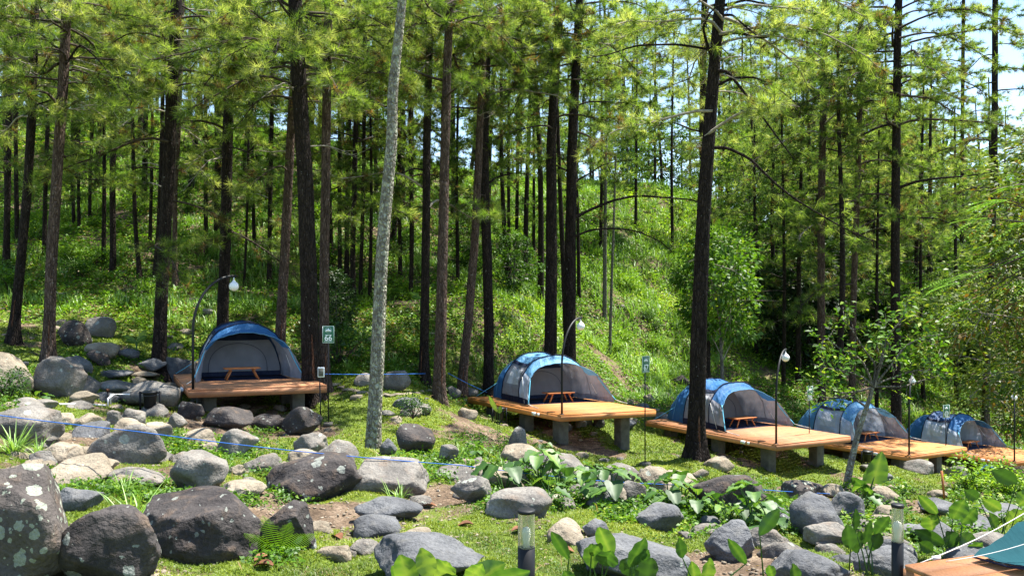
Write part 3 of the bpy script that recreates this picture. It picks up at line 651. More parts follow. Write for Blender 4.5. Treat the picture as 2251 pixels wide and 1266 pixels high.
def sign(num, px, py, ptop, pbot, label, yaw, D=None):
    g = hit(px, py); D = g[1] if D is None else D
    if D != g[1]: g = ground_at(px, D)
    t = thing('plot_sign', label, 'sign', g, 'numbered green plot signs')
    zt = CZ-(ptop-HY)/F*D; zb = CZ-(pbot-HY)/F*D; h = (zt-zb)/2; wd = h*.68; zc = (zt+zb)/2
    e = np.array((math.cos(yaw), math.sin(yaw), 0)); nrm = np.array((math.sin(yaw), -math.cos(yaw), 0))
    c = np.array((g[0], g[1], zc))
    a = Acc(); tube(a, [g-Zv*.2, np.array((g[0], g[1], zt-.02))+0*nrm], .014, 8); part('post', a, M['black'], t, True)
    a = Acc(); box(a, g+Zv*.02, e*.1, nrm*.1, Zv*.04); part('footing', a, M['concrete'], t)
    pc = c+nrm*.022
    a = Acc(); box(a, pc, e*wd, nrm*.006, Zv*h); pn = bev(part('panel', a, M['green'], t), .02*0+.004)
    a = Acc()
    for s in (-1, 1): box(a, pc+nrm*.007+e*s*(wd*.93), e*.004, nrm*.0015, Zv*h*.95); box(a, pc+nrm*.0071+Zv*s*h*.95, e*wd*.925, nrm*.0015, Zv*.004)
    box(a, pc+nrm*.007-Zv*h*.06, e*wd*.55, nrm*.0015, Zv*.007); box(a, pc+nrm*.007-Zv*h*.80, e*wd*.7, nrm*.0015, Zv*.006)
    part('border', a, M['signwhite'], t)
    # emblem: a ring round two tents and a roof line
    a = Acc(); q = pc+nrm*.0075+Zv*h*.5
    for s, hh_ in ((-.45, .16), (.45, .16), (0, .34)):
        b0 = q+e*wd*s*.62; w2 = wd*.26
        V = [b0-e*w2-Zv*h*.16, b0+e*w2-Zv*h*.16, b0+e*w2*.25+Zv*h*hh_*.6, b0-e*w2*.25+Zv*h*hh_*.6]; V = [x-nrm*.001+nrm*.001*(s == 0) for x in V]; V2 = [x+nrm*.0012 for x in V]; a.add(np.array(V+V2), BF)
    th = np.linspace(0, PI*2, 25); tube(a, [q+e*wd*.52*math.cos(x)+Zv*h*.33*math.sin(x) for x in th], .0022, 4, cap=False)
    part('emblem', a, M['signwhite'], t)
    fc = bpy.data.curves.new('n', 'FONT'); fc.body = num; fc.size = h*.88; fc.extrude = .0015; fc.offset = h*.018; fc.align_x = 'CENTER'; fc.align_y = 'CENTER'
    ob = bpy.data.objects.new('n', fc); me = bpy.data.meshes.new_from_object(ob); bpy.data.objects.remove(ob)
    me.materials.clear(); me.materials.append(M['signwhite']); o = link('number', me, t)
    q = pc+nrm*.010-Zv*h*.43-g; o.location = tuple(q); o.rotation_euler = (PI/2, 0, yaw)
sign('66', 722, 935, 716, 754, 'green plot sign numbered 66 beside the two pines, right of the first tent', .12)
sign('67', 1418, 1022, 782, 818.5, 'green plot sign numbered 67 on a thin black post right of the second tent', .72)
sign('68', 1779, 1018, 848, 879, 'green plot sign numbered 68 partly behind leaves of the small leaning tree', .6)
sign('69', 2079, 1047, 889, 917.4, 'green plot sign numbered 69 in front of the farthest tent', .35)

def bucket(px, py, hp, label, rz=.1, D=None):
    g = hit(px, py) if D is None else ground_at(px, D); D = g[1]; s = 1.0
    t = thing('bucket_stand', label, 'bin', g, 'black buckets in frames'); c = g+Zv*.12
    a = Acc(); lathe(a, c, [(.0, .0), (.115, .0), (.135, .30), (.148, .30), (.148, .33), (.142, .345), (.0, .35)], 24); lathe(a, c, [(.131, .245), (.142, .25), (.142, .262), (.133, .267)], 24); part('bucket', a, M['plastic'], t, True)
    e = np.array((math.cos(rz), math.sin(rz), 0)); f = np.array((-math.sin(rz), math.cos(rz), 0)); a = Acc()
    for x in (-1, 1):
        box(a, c+e*x*.2+Zv*.12, e*.018, f*.018, Zv*.22); box(a, c+e*x*.175+Zv*.31, e*.05, f*.015, Zv*.014)
    box(a, c-Zv*.1+Zv*.03, e*.2, f*.018, Zv*.014); box(a, c-Zv*.18, e*.02, f*.02, Zv*.12)
    part('frame', a, M['black'], t)
bucket(330, 909, 40, 'black bucket in a frame on the left stone field, beside the white pipe frame')
bucket(1098, 932, 40, 'black bucket in a frame left of the second deck, under a yellow-green leaf', .1)
bucket(1562, 985, 40, 'black bucket right of the big foreground pine trunk', .3)
bucket(1906, 1022, 40, 'black bucket beneath the bright orange deck', .2)
bucket(1957, 1018, 40, 'black bucket frame in the shade below the fourth deck, right of another bucket', .2)

def bollard(px, ptop, D, r, label):
    top = P(px, ptop, D); g = ground_at(px, D); H = top[2]-g[2]
    t = thing('bollard_lamp', label, 'bollard lamp', g, 'bollard lamps in the foreground')
    a = Acc(); zb = H-.27; lathe(a, g, [(.0, -.1), (r, -.1), (r, zb), (r*.8, zb+.002), (0, zb+.002)], 32); part('body', a, M['black'], t, True)
    gl = MT('bollard_glass_'+str(px)); gl.n
    a = Acc(); prof = []
    for k in range(17):
        z = zb+.004+k*.0142; prof += [(r*.93, z), (r*1.0, z+.0075)]
    lathe(a, g, prof+[(r*.93, H-.026)], 32); part('lens', a, M['lens'], t, True)
    a = Acc(); lathe(a, g, [(0, H-.024), (r*1.04, H-.024), (r*1.06, H-.016), (r*1.06, H-.004), (r*.95, H), (0, H)], 32); part('cap', a, M['black'], t)
    a = Acc(); lathe(a, g, [(.0, zb+.004), (.022, zb+.004), (.022, zb+.05), (.024, zb+.07), (.03, zb+.11), (.022, zb+.14), (.0, zb+.152)], 20); part('bulb', a, M['globe'], t, True)
m = MT('ribbed_glass'); g_ = m.n('ShaderNodeBsdfGlass', i_Color=(.93, .93, .8), i_Roughness=.12, i_IOR=1.15); tr = m.n('ShaderNodeBsdfTransparent', i_Color=(.9, .9, .8)); pr = m.n('ShaderNodeBsdfDiffuse', i_Color=(.55, .55, .42))
q1 = m.n('ShaderNodeMixShader', i_0=.3, i_1=g_, i_2=tr); q2 = m.n('ShaderNodeMixShader', i_0=.25, i_1=q1, i_2=pr); m.t.links.new(q2.outputs[0], m.out.inputs[0]); M['lens'] = m.m
bollard(1157, 1119, 5.6, .0615, 'black bollard lamp with a ribbed clear head standing in the centre foreground')
bollard(1973, 1107, 5.6, .040, 'black bollard lamp on the right, smaller and farther than the central one')

# white pipe frame with tap, pipe on the ground, floodlight, stake, ropes
g = hit(255, 893); t = thing('tap_stand', 'white pipe frame with a small tap in the left stone field', 'tap', g); s = g[1]/F
a = Acc(); e = np.array((1, 0, 0.)); A0 = g-e*12*s; tube(a, [A0, A0+Zv*26*s, A0+Zv*27*s+e*3*s, A0+e*42*s+Zv*26*s], .018, 8); tube(a, [A0+e*7*s-np.array((0, .25, 0)), A0+e*7*s+Zv*20*s-np.array((0, .25, 0)), A0+e*7*s+Zv*26*s], .018, 8); part('pipe', a, M['pvc'] if 'pvc' in M else M['white'], t, True)
a = Acc(); tube(a, [A0-e*6*s, A0-e*6*s+Zv*32*s], .02, 8); part('post', a, M['black'], t); a = Acc(); box(a, A0-e*6*s+Zv*35*s, e*.03, np.array((0, .02, 0)), Zv*.03); part('tap', a, M['scar'], t)
def rope(name, pts, r, mat, label, sag=.02, cat='rope'):
    a = Acc(); full = []
    for p, q in zip(pts[:-1], pts[1:]):
        Ln = np.linalg.norm(q-p); full += [p*(1-f)+q*f-Zv*sag*Ln*math.sin(PI*f) for f in np.linspace(0, 1, 18)[:-1]]
    full.append(pts[-1]); c = full[0]; tube(a, full, r, 6); o = link(name, a.mesh(name, M[mat], True, 'tint', c), None, c); return tag(o, label, cat)
rope('water_pipe', [hit(130, 893)+Zv*.04, hit(180, 894)+Zv*.05, hit(232, 896)+Zv*.05], .022, 'white', 'thin white water pipe lying on the ground left of the pipe frame', .0, 'pipe')
rope('blue_rope', [P(-60, 905, 9.5), P(300, 948, 9.6), P(640, 990, 10), P(1010, 1022, 10.5), P(1300, 1055, 11), P(1500, 1066, 11.2)], .006, 'bluerope', 'blue rope stretched across the foreground boulders from the left edge', .004)
rope('blue_rope', [P(1545, 1072, 11.2), P(1660, 1075, 11.6), P(1860, 1086, 12.4), P(1990, 1097, 12.8), P(2080, 1100, 13)], .006, 'bluerope', 'blue rope running right past the dark dome boulder to the leaning tree', .004)
rope('blue_rope', [P(712, 822, 19.5), P(935, 821, 22)], .010, 'bluerope', 'blue line tied between the thickest pine and the straight dark pine', .004)
rope('blue_rope', [P(985, 820, 24), P(1070, 862, 25.3)], .010, 'bluerope', 'blue line sloping down to the back of the light blue tent', .01)
rope('blue_rope', [P(2135, 1052, 26), P(2168, 1022, 26), P(2200, 1036, 26.5)], .02, 'bluerope', 'blue cord tied over a stake near the right edge', .0)
g = hit(2073, 1098); a = Acc(); box(a, g+Zv*.22, (.013, 0, 0), (0, .01, 0), (-.02, 0, .22)); o = link('wooden_stake', a.mesh('wooden_stake', M['cord_wood'] if 'cord_wood' in M else M['table'], False, 'board', g), None, g); tag(o, 'thin wooden stake upright in the lawn between the rear bollard and the 69 sign', 'stake')
c = P(706, 818, 18.2); t = thing('floodlight', 'small white framed floodlight fixed beside the reddish pine behind the 66 sign', 'light', c)
a = Acc(); box(a, c, (.075, .01, 0), (-.005, .03, 0), (0, 0, .115)); bev(part('housing', a, M['white'], t), .01); a = Acc(); box(a, c-np.array((0, .033, 0)), (.055, .007, 0), (0, .003, 0), (0, 0, .09)); part('lens', a, M['concrete'], t)
a = Acc(); g = ground_at(706, 18.4); tube(a, [g-Zv*.1, (g[0], 18.25, c[2]-.1)], .015, 6); part('post', a, M['black'], t)
# ------------------------------------------------------------------ trees
def tufts(Cn, Ax, n, Ln, wd, rng, tint, spread=.75):
    Cn = np.asarray(Cn, float); Ax = np.asarray(Ax, float); T = len(Cn)
    d = rng.normal(size=(T, n, 3)); d /= np.linalg.norm(d, axis=2)[..., None]; d = d*spread+Ax[:, None, :]*.62; d[..., 2] -= .05; d /= np.linalg.norm(d, axis=2)[..., None]
    side = np.cross(d, rng.normal(size=(T, n, 3))); side /= np.linalg.norm(side, axis=2)[..., None]+1e-9
    L = Ln*rng.uniform(.7, 1.15, (T, n, 1)); b = Cn[:, None, :]-Ax[:, None, :]*rng.uniform(0, .12, (T, n, 1))
    V = np.stack([b-side*wd*.5, b+side*wd*.5, b+d*L], 2).reshape(-1, 3)
    t = np.repeat(np.clip(np.repeat(np.asarray(tint, float), n)+rng.normal(0, .07, T*n), 0, 1), 3)
    return V, np.arange(T*n*3).reshape(-1, 3), t
class Need:
    def __init__(s): s.C = []; s.A = []; s.T = []
def branch(p0, az, L, rise, droop, R, wood, nd, r0, tint, dens=1.0, bare=.3, twl=.75, wt=0.5):
    d = np.array((math.cos(az), math.sin(az), 0)); sd = np.array((-d[1], d[0], 0)); pts = []; bend = R.uniform(-.25, .25); m = 8; ph = R.uniform(0, 6)
    for k in range(m+1):
        f = k/m; pts.append(p0+d*L*f+sd*(bend*L*f*f+.05*L*math.sin(f*6+ph))+Zv*(L*(rise*f-droop*f*f)+.03*L*math.sin(f*7+ph)))
    pts = np.array(pts); tube(wood, pts, np.linspace(r0, r0*.25, m+1), 5, 0, False)
    nt = max(3, int(L*6.2*dens))
    for k in range(nt):
        f = bare+(1-bare)*(k+R.random())/nt; i = min(m-1, int(f*m)); q = f*m-i; c = pts[i]*(1-q)+pts[i+1]*q; tg = pts[i+1]-pts[i]; tg /= np.linalg.norm(tg)
        s = R.choice((-1, 1)); tl = twl*R.uniform(.4, 1.25)*(1.1-.5*f); dd = tg*.75+sd*s*R.uniform(.3, 1.)+Zv*R.uniform(-.35, .5); dd /= np.linalg.norm(dd)
        e = c+dd*tl; mid = c+dd*tl*.5-Zv*.06*tl; tube(wood, [c, mid, e], [r0*.22+.003, r0*.16+.002, .004], 3, 0, False)
        tt = np.clip(tint+R.gauss(0, .2), .06, 1)
        if R.random() < .09: tt = 0.02
        ax = dd*.8+Zv*R.uniform(-.1, .5); ax /= np.linalg.norm(ax)
        nd.C.append(e); nd.A.append(ax); nd.T.append(tt)
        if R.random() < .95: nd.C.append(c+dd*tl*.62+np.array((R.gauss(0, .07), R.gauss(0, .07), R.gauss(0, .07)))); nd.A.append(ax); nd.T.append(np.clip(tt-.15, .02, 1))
    nd.C.append(pts[-1]); nd.A.append(tg); nd.T.append(tint)
    return pts
def trunk_acc(pts, rad, n, seed, flare=1.25, step=.35, jit=.05):
    pts = np.array(pts); z = pts[:, 2]; zs = np.arange(z[0]-.35, z[-1], step); x = np.interp(zs, z, pts[:, 0]); y = np.interp(zs, z, pts[:, 1]); r = np.interp(zs, z, rad)
    k = np.ones(5)/5
    if len(zs) > 9:
        xp_ = np.convolve(np.r_[[x[0]]*2, x, [x[-1]]*2], k, 'valid'); yp_ = np.convolve(np.r_[[y[0]]*2, y, [y[-1]]*2], k, 'valid'); x, y = xp_, yp_
    r = r*(1+(flare-1)*np.exp(-(zs-z[0])/.45)); th = np.arange(n)/n*2*PI; V = []
    for i, zz in enumerate(zs):
        j = 1+jit*np.sin(th*3+seed+zz*.5)+jit*.6*np.sin(th*5+zz*2.3+seed)+.4*max(0, flare-1)*math.exp(-(zz-z[0])/.35)*np.sin(th*4+seed)
        V.append(np.stack([x[i]+r[i]*j*np.cos(th), y[i]+r[i]*j*np.sin(th), np.full(n, zz)], 1))
    m = len(zs); j = np.arange(n); kk = (j+1) % n; Q = np.concatenate([np.stack([i*n+j, i*n+kk, (i+1)*n+kk, (i+1)*n+j], 1) for i in range(m-1)])
    a = Acc(); a.add(np.concatenate(V), Q); return a
# (pixel path bottom to top, depth, pixel width at the base and at the picture's top, bark, crown start row, branch length, how many, label)
PINES = [
 ([(28,772),(48,560),(62,400),(70,250),(74,100),(77,0)], 21, 26, 18, 'bark', 150, 2.4, 13, 'dark pine with a resin-tapped base, second large trunk from the left edge, leaning right'),
 ([(107,783),(112,600),(124,400),(134,250),(143,100),(146,0)], 20, 31, 22, 'bark_red', 190, 2.5, 14, 'brown-barked pine catching the sun, standing behind the tall rounded grey boulder'),
 ([(13,552),(17,400),(20,200),(24,0)], 29, 17, 13, 'bark', 160, 2.4, 9, 'dark slim pine at the very left edge, rooted higher on the slope'),
 ([(97,560),(100,400),(106,250),(110,0)], 31, 12, 9, 'bark', 220, 2.2, 8, 'dark slim pine seen just left of the sunlit brown-barked pine'),
 ([(348,790),(355,640),(366,450),(376,260),(384,100),(389,0)], 22.3, 36, 25, 'bark', 200, 2.6, 14, 'thick dark pine left of the first lamp, behind the blue-grey boulder'),
 ([(489,800),(489,680),(497,500),(501,300),(508,100),(512,0)], 25, 32, 23, 'bark', 240, 2.6, 13, 'dark pine rising directly behind the left half of the first tent'),
 ([(385,600),(384,430),(392,300),(399,100),(401,0)], 28.5, 14, 10, 'bark_red', 260, 2.2, 8, 'slim reddish pine just right of the thick dark pine by the first lamp'),
 ([(249,596),(247,430),(249,250),(254,100),(256,0)], 30, 17, 12, 'bark', 230, 2.2, 8, 'slim dark pine midway up the left slope above the brown boulder'),
 ([(309,602),(298,520),(294,400),(291,250),(292,0)], 29.5, 12, 8, 'bark', 230, 2.2, 7, 'thin pine with a bent foot above the banana plant'),
 ([(174,550),(172,420),(174,250),(178,0)], 35, 9, 7, 'bark', 190, 2.1, 7, 'very thin pale-flecked pine high on the left slope'),
 ([(197,512),(198,400),(204,250),(206,0)], 37, 9, 8, 'bark', 180, 2.1, 7, 'thin pine right of the very thin pale-flecked one on the left slope'),
 ([(612,722),(620,660),(629,500),(634,400),(642,250),(650,100),(655,0)], 24.5, 30, 17, 'bark_red', 240, 2.4, 9, 'pine with a curved foot behind the right shoulder of the first tent'),
 ([(592,660),(593,500),(597,300),(601,0)], 32, 13, 10, 'bark', 270, 2.2, 7, 'slim dark pine rising between the first tent and the curved-foot pine'),
 ([(688,862),(682,760),(679,600),(672,400),(663,270),(652,100),(648,0)], 20.4, 52, 33, 'bark', 215, 2.9, 18, 'thickest dark pine at the right end of the first deck'),
 ([(713,800),(713,600),(716,400),(718,200),(722,0)], 21.8, 29, 20, 'bark_red', 170, 2.5, 12, 'reddish brown pine right behind the 66 sign, right one of the thickest pine'),
 ([(932,848),(935,650),(937,450),(938,300),(943,120),(946,0)], 25, 26, 17, 'bark', 120, 2.7, 12, 'straight dark pine right of the pale trunk, where the blue line ends'),
 ([(965,882),(970,700),(973,550),(977,350),(982,180),(989,0)], 22.3, 34, 19, 'bark_red', 60, 2.6, 10, 'flaky grey-brown pine standing between the pale trunk and the second tent'),
 ([(1014,848),(1030,700),(1042,550),(1050,400),(1057,230),(1064,100),(1070,0)], 26.3, 27, 15, 'bark_red', 160, 2.4, 10, 'brown pine leaning right to meet its neighbour, left of the second tent'),
 ([(1074,848),(1074,700),(1069,520),(1064,380),(1066,220),(1070,100),(1073,0)], 27, 29, 22, 'bark', 90, 2.8, 12, 'dark pine with a forked limb, at the back corner of the second deck'),
 ([(1207,838),(1211,680),(1213,500),(1212,330),(1219,180),(1231,0)], 28.3, 38, 20, 'bark', 215, 2.8, 13, 'black pine behind the second tent, left of a close pair'),
 ([(1250,838),(1253,680),(1255,500),(1258,300),(1266,150),(1274,0)], 29, 38, 19, 'bark', 160, 3.0, 14, 'dark pine behind the second tent, right of a close pair, with arched side limbs'),
 ([(1529,1003),(1531,900),(1535,780),(1541,600),(1551,400),(1561,270),(1573,100),(1583,0)], 20.3, 50, 26, 'bark', 105, 3.2, 9, 'big dark foreground pine with a white-streaked scar, in front of the third tent'),
 ([(1552,872),(1551,700),(1548,500),(1545,300),(1546,100),(1549,0)], 31, 30, 15, 'bark', 180, 2.8, 11, 'dark pine partly hidden right behind the big foreground pine'),
 ([(1970,930),(1969,750),(1968,500),(1970,300),(1972,150),(1976,0)], 33, 29, 17, 'bark', 230, 4.2, 22, 'tall straight dark pine behind the fourth tent with bright yellow-green boughs'),
 ([(1807,850),(1805,650),(1805,450),(1810,250),(1813,60),(1814,0)], 37, 23, 15, 'bark_red', 340, 3.8, 20, 'dark pine rising from the deep shade left of the fourth tent'),
 ([(1872,860),(1876,650),(1882,480),(1889,300),(1893,0)], 36, 19, 12, 'bark_red', 500, 3.6, 20, 'grey-brown pine between the shade pine and the tall straight one on the right'),
 ([(777,702),(775,560),(779,430),(783,200),(788,0)], 30, 16, 11, 'bark', 330, 2.6, 10, 'dark pine left of the pale trunk, middle one of three close stems on the slope'),
 ([(762,602),(763,480),(767,300),(770,0)], 34, 14, 10, 'bark', 320, 2.6, 10, 'dark pine left of the pale trunk, leftmost of three close stems on the slope'),
 ([(792,672),(795,540),(799,400),(803,0)], 31, 11, 9, 'bark', 350, 2.6, 9, 'slim dark pine left of the pale trunk, rightmost of three close stems on the slope'),
 ([(903,642),(906,500),(903,400),(899,0)], 31.5, 12, 9, 'bark', 340, 2.6, 9, 'slim dark pine on the slope left of the straight dark pine'),
 ([(880,600),(878,480),(876,0)], 34, 11, 9, 'bark', 330, 2.6, 9, 'thin dark pine on the slope right of the pale trunk'),
 ([(721,655),(722,500),(725,0)], 34, 9, 7, 'bark', 300, 2.4, 7, 'thin dark pine peeping out right of the thickest pine'),
 ([(536,650),(541,540),(545,400),(548,200),(550,0)], 31, 7, 6, 'bark', 300, 2.2, 6, 'very thin dark pine above the globe of the first lamp'),
 ([(340,640),(350,480),(356,300),(361,0)], 29.5, 13, 9, 'bark', 240, 2.3, 8, 'slim pine leaning behind the thick dark pine left of the first lamp'),
 ([(2165,905),(2170,760),(2178,600),(2185,400),(2188,0)], 40, 20, 13, 'bark', 420, 3.2, 12, 'dark pine behind the golden-leaved tree near the right edge'),
 ([(2112,640),(2114,500),(2118,0)], 52, 11, 8, 'bark', 380, 3.2, 12, 'far thin pine between the tall straight pine and the golden-leaved tree'),
]
def px_z(py, D): return CZ-(py-HY)/F*D
RT = random.Random(42)
for ti, (path, D, wb, wt, bk, crow, bl, nb, label) in enumerate(PINES):
    pts = [P(x, y, D) for x, y in path]; g = ground_at(path[0][0], D); pts[0] = g if g[2] < pts[1][2]-.5 else pts[0]
    top = pts[-1]; dirn = pts[-1]-pts[-2]; dirn /= dirn[2]; ext = 6.5 if D < 27 else 5.; pts.append(top+dirn*ext)
    r0 = wb/2/F*D*.76; r1 = wt/2/F*D*.9; zs = [p[2] for p in pts]; rad = [r0+(r1-r0)*((z-zs[0])/(zs[-2]-zs[0])) for z in zs[:-1]]+[.04]
    t = thing('pine_tree', label, 'tree', pts[0]); tr = part('trunk', trunk_acc(pts, rad, 16 if D < 26 else 10, ti, 1.55 if D < 30 else 1.3), M[bk], t, True)
    wood = Acc(); nd = Need(); zc = px_z(crow, D); ztop = zs[-1]; fr = px_z(0, D); pa = np.array(pts)
    near = D < 27; az = RT.uniform(0, 6)
    n_in = int(nb*1.25); n_up = 2 if near else 3
    zl = [max(zc-RT.uniform(.2, 1.)**1.5*(5.0 if D < 30 else 4.), pts[0][2]+3.5) for _ in range(0 if ti in (13, 14) else 3)]+[zc+(fr-zc)*(k+RT.random()*.8)/n_in for k in range(n_in)]+[fr+.3+(ztop-fr-.4)*(k/n_up) for k in range(n_up)]
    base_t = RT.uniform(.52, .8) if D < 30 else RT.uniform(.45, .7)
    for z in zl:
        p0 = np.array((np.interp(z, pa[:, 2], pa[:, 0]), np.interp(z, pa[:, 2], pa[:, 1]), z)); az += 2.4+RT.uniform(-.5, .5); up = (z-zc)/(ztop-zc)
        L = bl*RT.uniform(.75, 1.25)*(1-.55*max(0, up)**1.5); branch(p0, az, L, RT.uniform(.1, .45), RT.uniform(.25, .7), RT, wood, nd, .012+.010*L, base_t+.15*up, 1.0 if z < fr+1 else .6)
    part('bough', wood, M['twig_grey' if ti % 3 == 0 else 'twig'], t)
    if near:
        for q in range(3):
            z = zc-RT.uniform(-1.5, 1.5); p0 = np.array((np.interp(z, pa[:, 2], pa[:, 0]), np.interp(z, pa[:, 2], pa[:, 1]), z)); wd2 = Acc(); dm = Need(); branch(p0, RT.uniform(PI*.9, PI*2.1), RT.uniform(1., 2.2), RT.uniform(-.2, .3), RT.uniform(.1, .5), RT, wd2, dm, .022, .5, .8, .2, .6); part('bare_bough', wd2, M['twig_grey'], t)
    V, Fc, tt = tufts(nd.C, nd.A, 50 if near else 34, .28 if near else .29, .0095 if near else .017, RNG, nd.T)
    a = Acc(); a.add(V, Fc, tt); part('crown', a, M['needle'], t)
    if near and bk != 'bark_pale':
        # resin tapping channels near the foot
        a = Acc(); z0 = pts[0][2]+.15; hgt = RT.uniform(.7, 1.7); xx = np.interp(z0+hgt, pa[:, 2], pa[:, 0]); x0 = np.interp(z0, pa[:, 2], pa[:, 0]); sgn = RT.choice((-.5, .1, .45))
        for q in (sgn,):
            ca = -PI/2+q; n = 8; VV = []
            for k in range(n):
                f = k/(n-1); xc = x0+(xx-x0)*f; rr = r0*(1.0-.06*f)+.012*math.sin(PI*f)+(.3*r0*math.exp(-(f*hgt+.15)/.45)); w_ = .16*(1-.5*f)
                for s in (-1, -.4, .4, 1): VV.append((xc+rr*math.cos(ca+s*w_)*(1.03-.04*abs(s)), pts[0][1]+rr*math.sin(ca+s*w_)*(1.04-.05*abs(s)), z0+hgt*f))
            ii, jj = np.meshgrid(np.arange(n-1), np.arange(3), indexing='ij'); qd = (ii*4+jj).ravel(); a.add(np.array(VV), np.stack([qd, qd+1, qd+5, qd+4], 1))
        part('tapping_scar', a, M['scar' if ti != 21 else 'scar'], t, True)
# limbs that show clearly against the foliage: (tree index is only its depth) paths in the picture
def limb_tree(idx, limbs):
    D = PINES[idx][1]; t = [o for o in COL.objects if o.get('label') == PINES[idx][-1]][0]
    for path, w0 in limbs:
        n = len(path); a = Acc(); dz = .9; pts = np.array([P(x, y, D-.02-dz*k/(n-1)*(1 if idx % 2 else -1)) for k, (x, y) in enumerate(path)])
        # smooth
        f = np.linspace(0, n-1, n*4); pp = np.stack([np.interp(f, range(n), pts[:, j]) for j in range(3)], 1); pp[1:-1] = (pp[:-2]+pp[1:-1]*2+pp[2:])/4
        tube(a, pp, np.linspace(w0, w0*.3, len(pp))/F*D/2, 6, 0, False)
        R2 = random.Random(idx*7+int(path[0][1])); nd = Need()
        for k in range(3, len(pp), 2):
            d = np.array((R2.uniform(-.5, .5), R2.uniform(-.8, .8), R2.uniform(-.6, .6))); e = pp[k]+d*.9; tube(a, [pp[k], (pp[k]+e)/2-Zv*.05, e], [.012, .008, .004], 3, 0, False)
            if k > len(pp)*.45:
                for q in range(3): nd.C.append(e+np.array([R2.gauss(0, .15) for _ in range(3)])); ax = d/np.linalg.norm(d); nd.A.append(ax); nd.T.append(R2.uniform(.4, .8))
        lm = part('limb', a, M['bark'], t)
        if nd.C:
            V, Fc, tt = tufts(nd.C, nd.A, 26, .24, .012, RNG, nd.T); b = Acc(); b.add(V, Fc, tt); link('needles', b.mesh('needles', M['needle'], False, 'tint', np.array(t.location)), lm)
limb_tree(21, [([(1571,155),(1600,158),(1625,190),(1660,235),(1700,290),(1745,350)], 9), ([(1572,190),(1610,172),(1660,170),(1710,195),(1760,235)], 7), ([(1565,325),(1600,325),(1650,350),(1700,400),(1750,440),(1850,500),(1920,530)], 8), ([(1578,78),(1620,72),(1670,85),(1710,78),(1790,98)], 8), ([(1580,35),(1610,33),(1640,60),(1665,80)], 7), ([(1562,120),(1552,90),(1545,60),(1560,30),(1575,15)], 8), ([(1583,15),(1640,0),(1690,12),(1780,10)], 7), ([(1566,110),(1490,98),(1400,100),(1340,120),(1290,128)], 6)])
limb_tree(20, [([(1260,480),(1300,460),(1350,440),(1400,430),(1470,435),(1530,440),(1560,470)], 8), ([(1262,520),(1300,505),(1350,502),(1400,508),(1450,530),(1480,555)], 6), ([(1262,400),(1290,385),(1330,360),(1400,350)], 5)])
limb_tree(18, [([(1075,130),(1095,110),(1130,70),(1170,35),(1205,5)], 10), ([(1072,68),(1100,62),(1150,70),(1200,95)], 6), ([(1066,410),(1090,390),(1130,380),(1180,385)], 6)])
limb_tree(23, [([(1972,415),(2010,400),(2060,392),(2120,388),(2170,380)], 8), ([(1972,480),(2010,478),(2060,480),(2110,500)], 6), ([(1971,270),(1930,280),(1890,300),(1840,290)], 7)])
limb_tree(1, [([(128,215),(90,228),(50,238),(0,250)], 5), ([(140,150),(175,95),(215,130),(260,190),(290,225)], 5)])
limb_tree(15, [([(936,375),(910,370),(880,382),(840,380),(770,365)], 5), ([(942,140),(900,150),(870,160),(850,180)], 5)])

# the pale lichen-covered trunk in the foreground
pth = [(820,1004),(822,940),(830,800),(833,700),(838,600),(845,480),(856,360),(864,290),(860,225),(868,150),(877,70),(884,0)]; D = 15.2
pts = [P(x, y, D) for x, y in pth]; g = ground_at(820, D); pts[0] = g; ws = [38, 36, 34, 33, 31, 30, 29, 27, 26, 25, 23, 21]; pts.append(pts[-1]+np.array((.4, 0, 4.)))
t = thing('broadleaf_tree', 'pale grey lichen-patched trunk with a slight bend, standing alone in front of the lawn', 'tree', g)
part('trunk', trunk_acc(pts, [q/2/F*D*.88 for q in ws]+[.05], 18, 3, 1.2, .2, .04), M['bark_pale'], t, True)

# far pines: four builds, copied over the hill
def far_pine(seed, H, r, cl, tint, dens=1.0):
    R = random.Random(seed); t = thing('pine_tree', 'x', 'tree', (0, 0, 0)); wob = R.uniform(-.25, .25)
    pts = [np.array((wob*math.sin(z*.25), wob*.6*math.sin(z*.2+1), z)) for z in np.linspace(0, H, 12)]; part('trunk', trunk_acc(pts, np.linspace(r, .04, 12), 8, seed, 1.1, .9), M['bark'], t, True)
    wood = Acc(); nd = Need(); az = 0; z = H-cl
    while z < H-.3:
        f = (z-(H-cl))/cl; az += 2.4+R.uniform(-.6, .6); L = (3.0-1.9*f)*R.uniform(.5, 1.25); p0 = np.array((np.interp(z, np.linspace(0, H, 12), [p[0] for p in pts]), 0, z)); branch(p0, az, L, R.uniform(.1, .4), R.uniform(.2, .5), R, wood, nd, .02, tint+.2*f, .75*dens, .3, .8); z += R.uniform(.22, .62)
    part('bough', wood, M['twig'], t); V, Fc, tt = tufts(nd.C, nd.A, 20, .33, .029, RNG, nd.T, .8); a = Acc(); a.add(V, Fc, tt); part('crown', a, M['needle_far'], t); return t
FP = [far_pine(1, 17, .15, 10, .6), far_pine(2, 20, .17, 12, .7), far_pine(3, 15, .13, 10, .5), far_pine(4, 19, .14, 8.5, .55, .8)]
used = set(); R = random.Random(99); near_xy = [(P(p[0][0][0], 0, p[1])[0], p[1]) for p in PINES]
FL = ['slim dark pine trunk of the wood on the upper left slope behind the tents', 'slim pine of the wood on the ridge behind the second and third tents', 'slim pine of the wood on the far right, beyond the row of tents']
FG = ['pines of the wood on the upper left slope', 'pines of the wood on the ridge in the middle', 'pines of the wood on the far right']
pl = []; cnt = 0
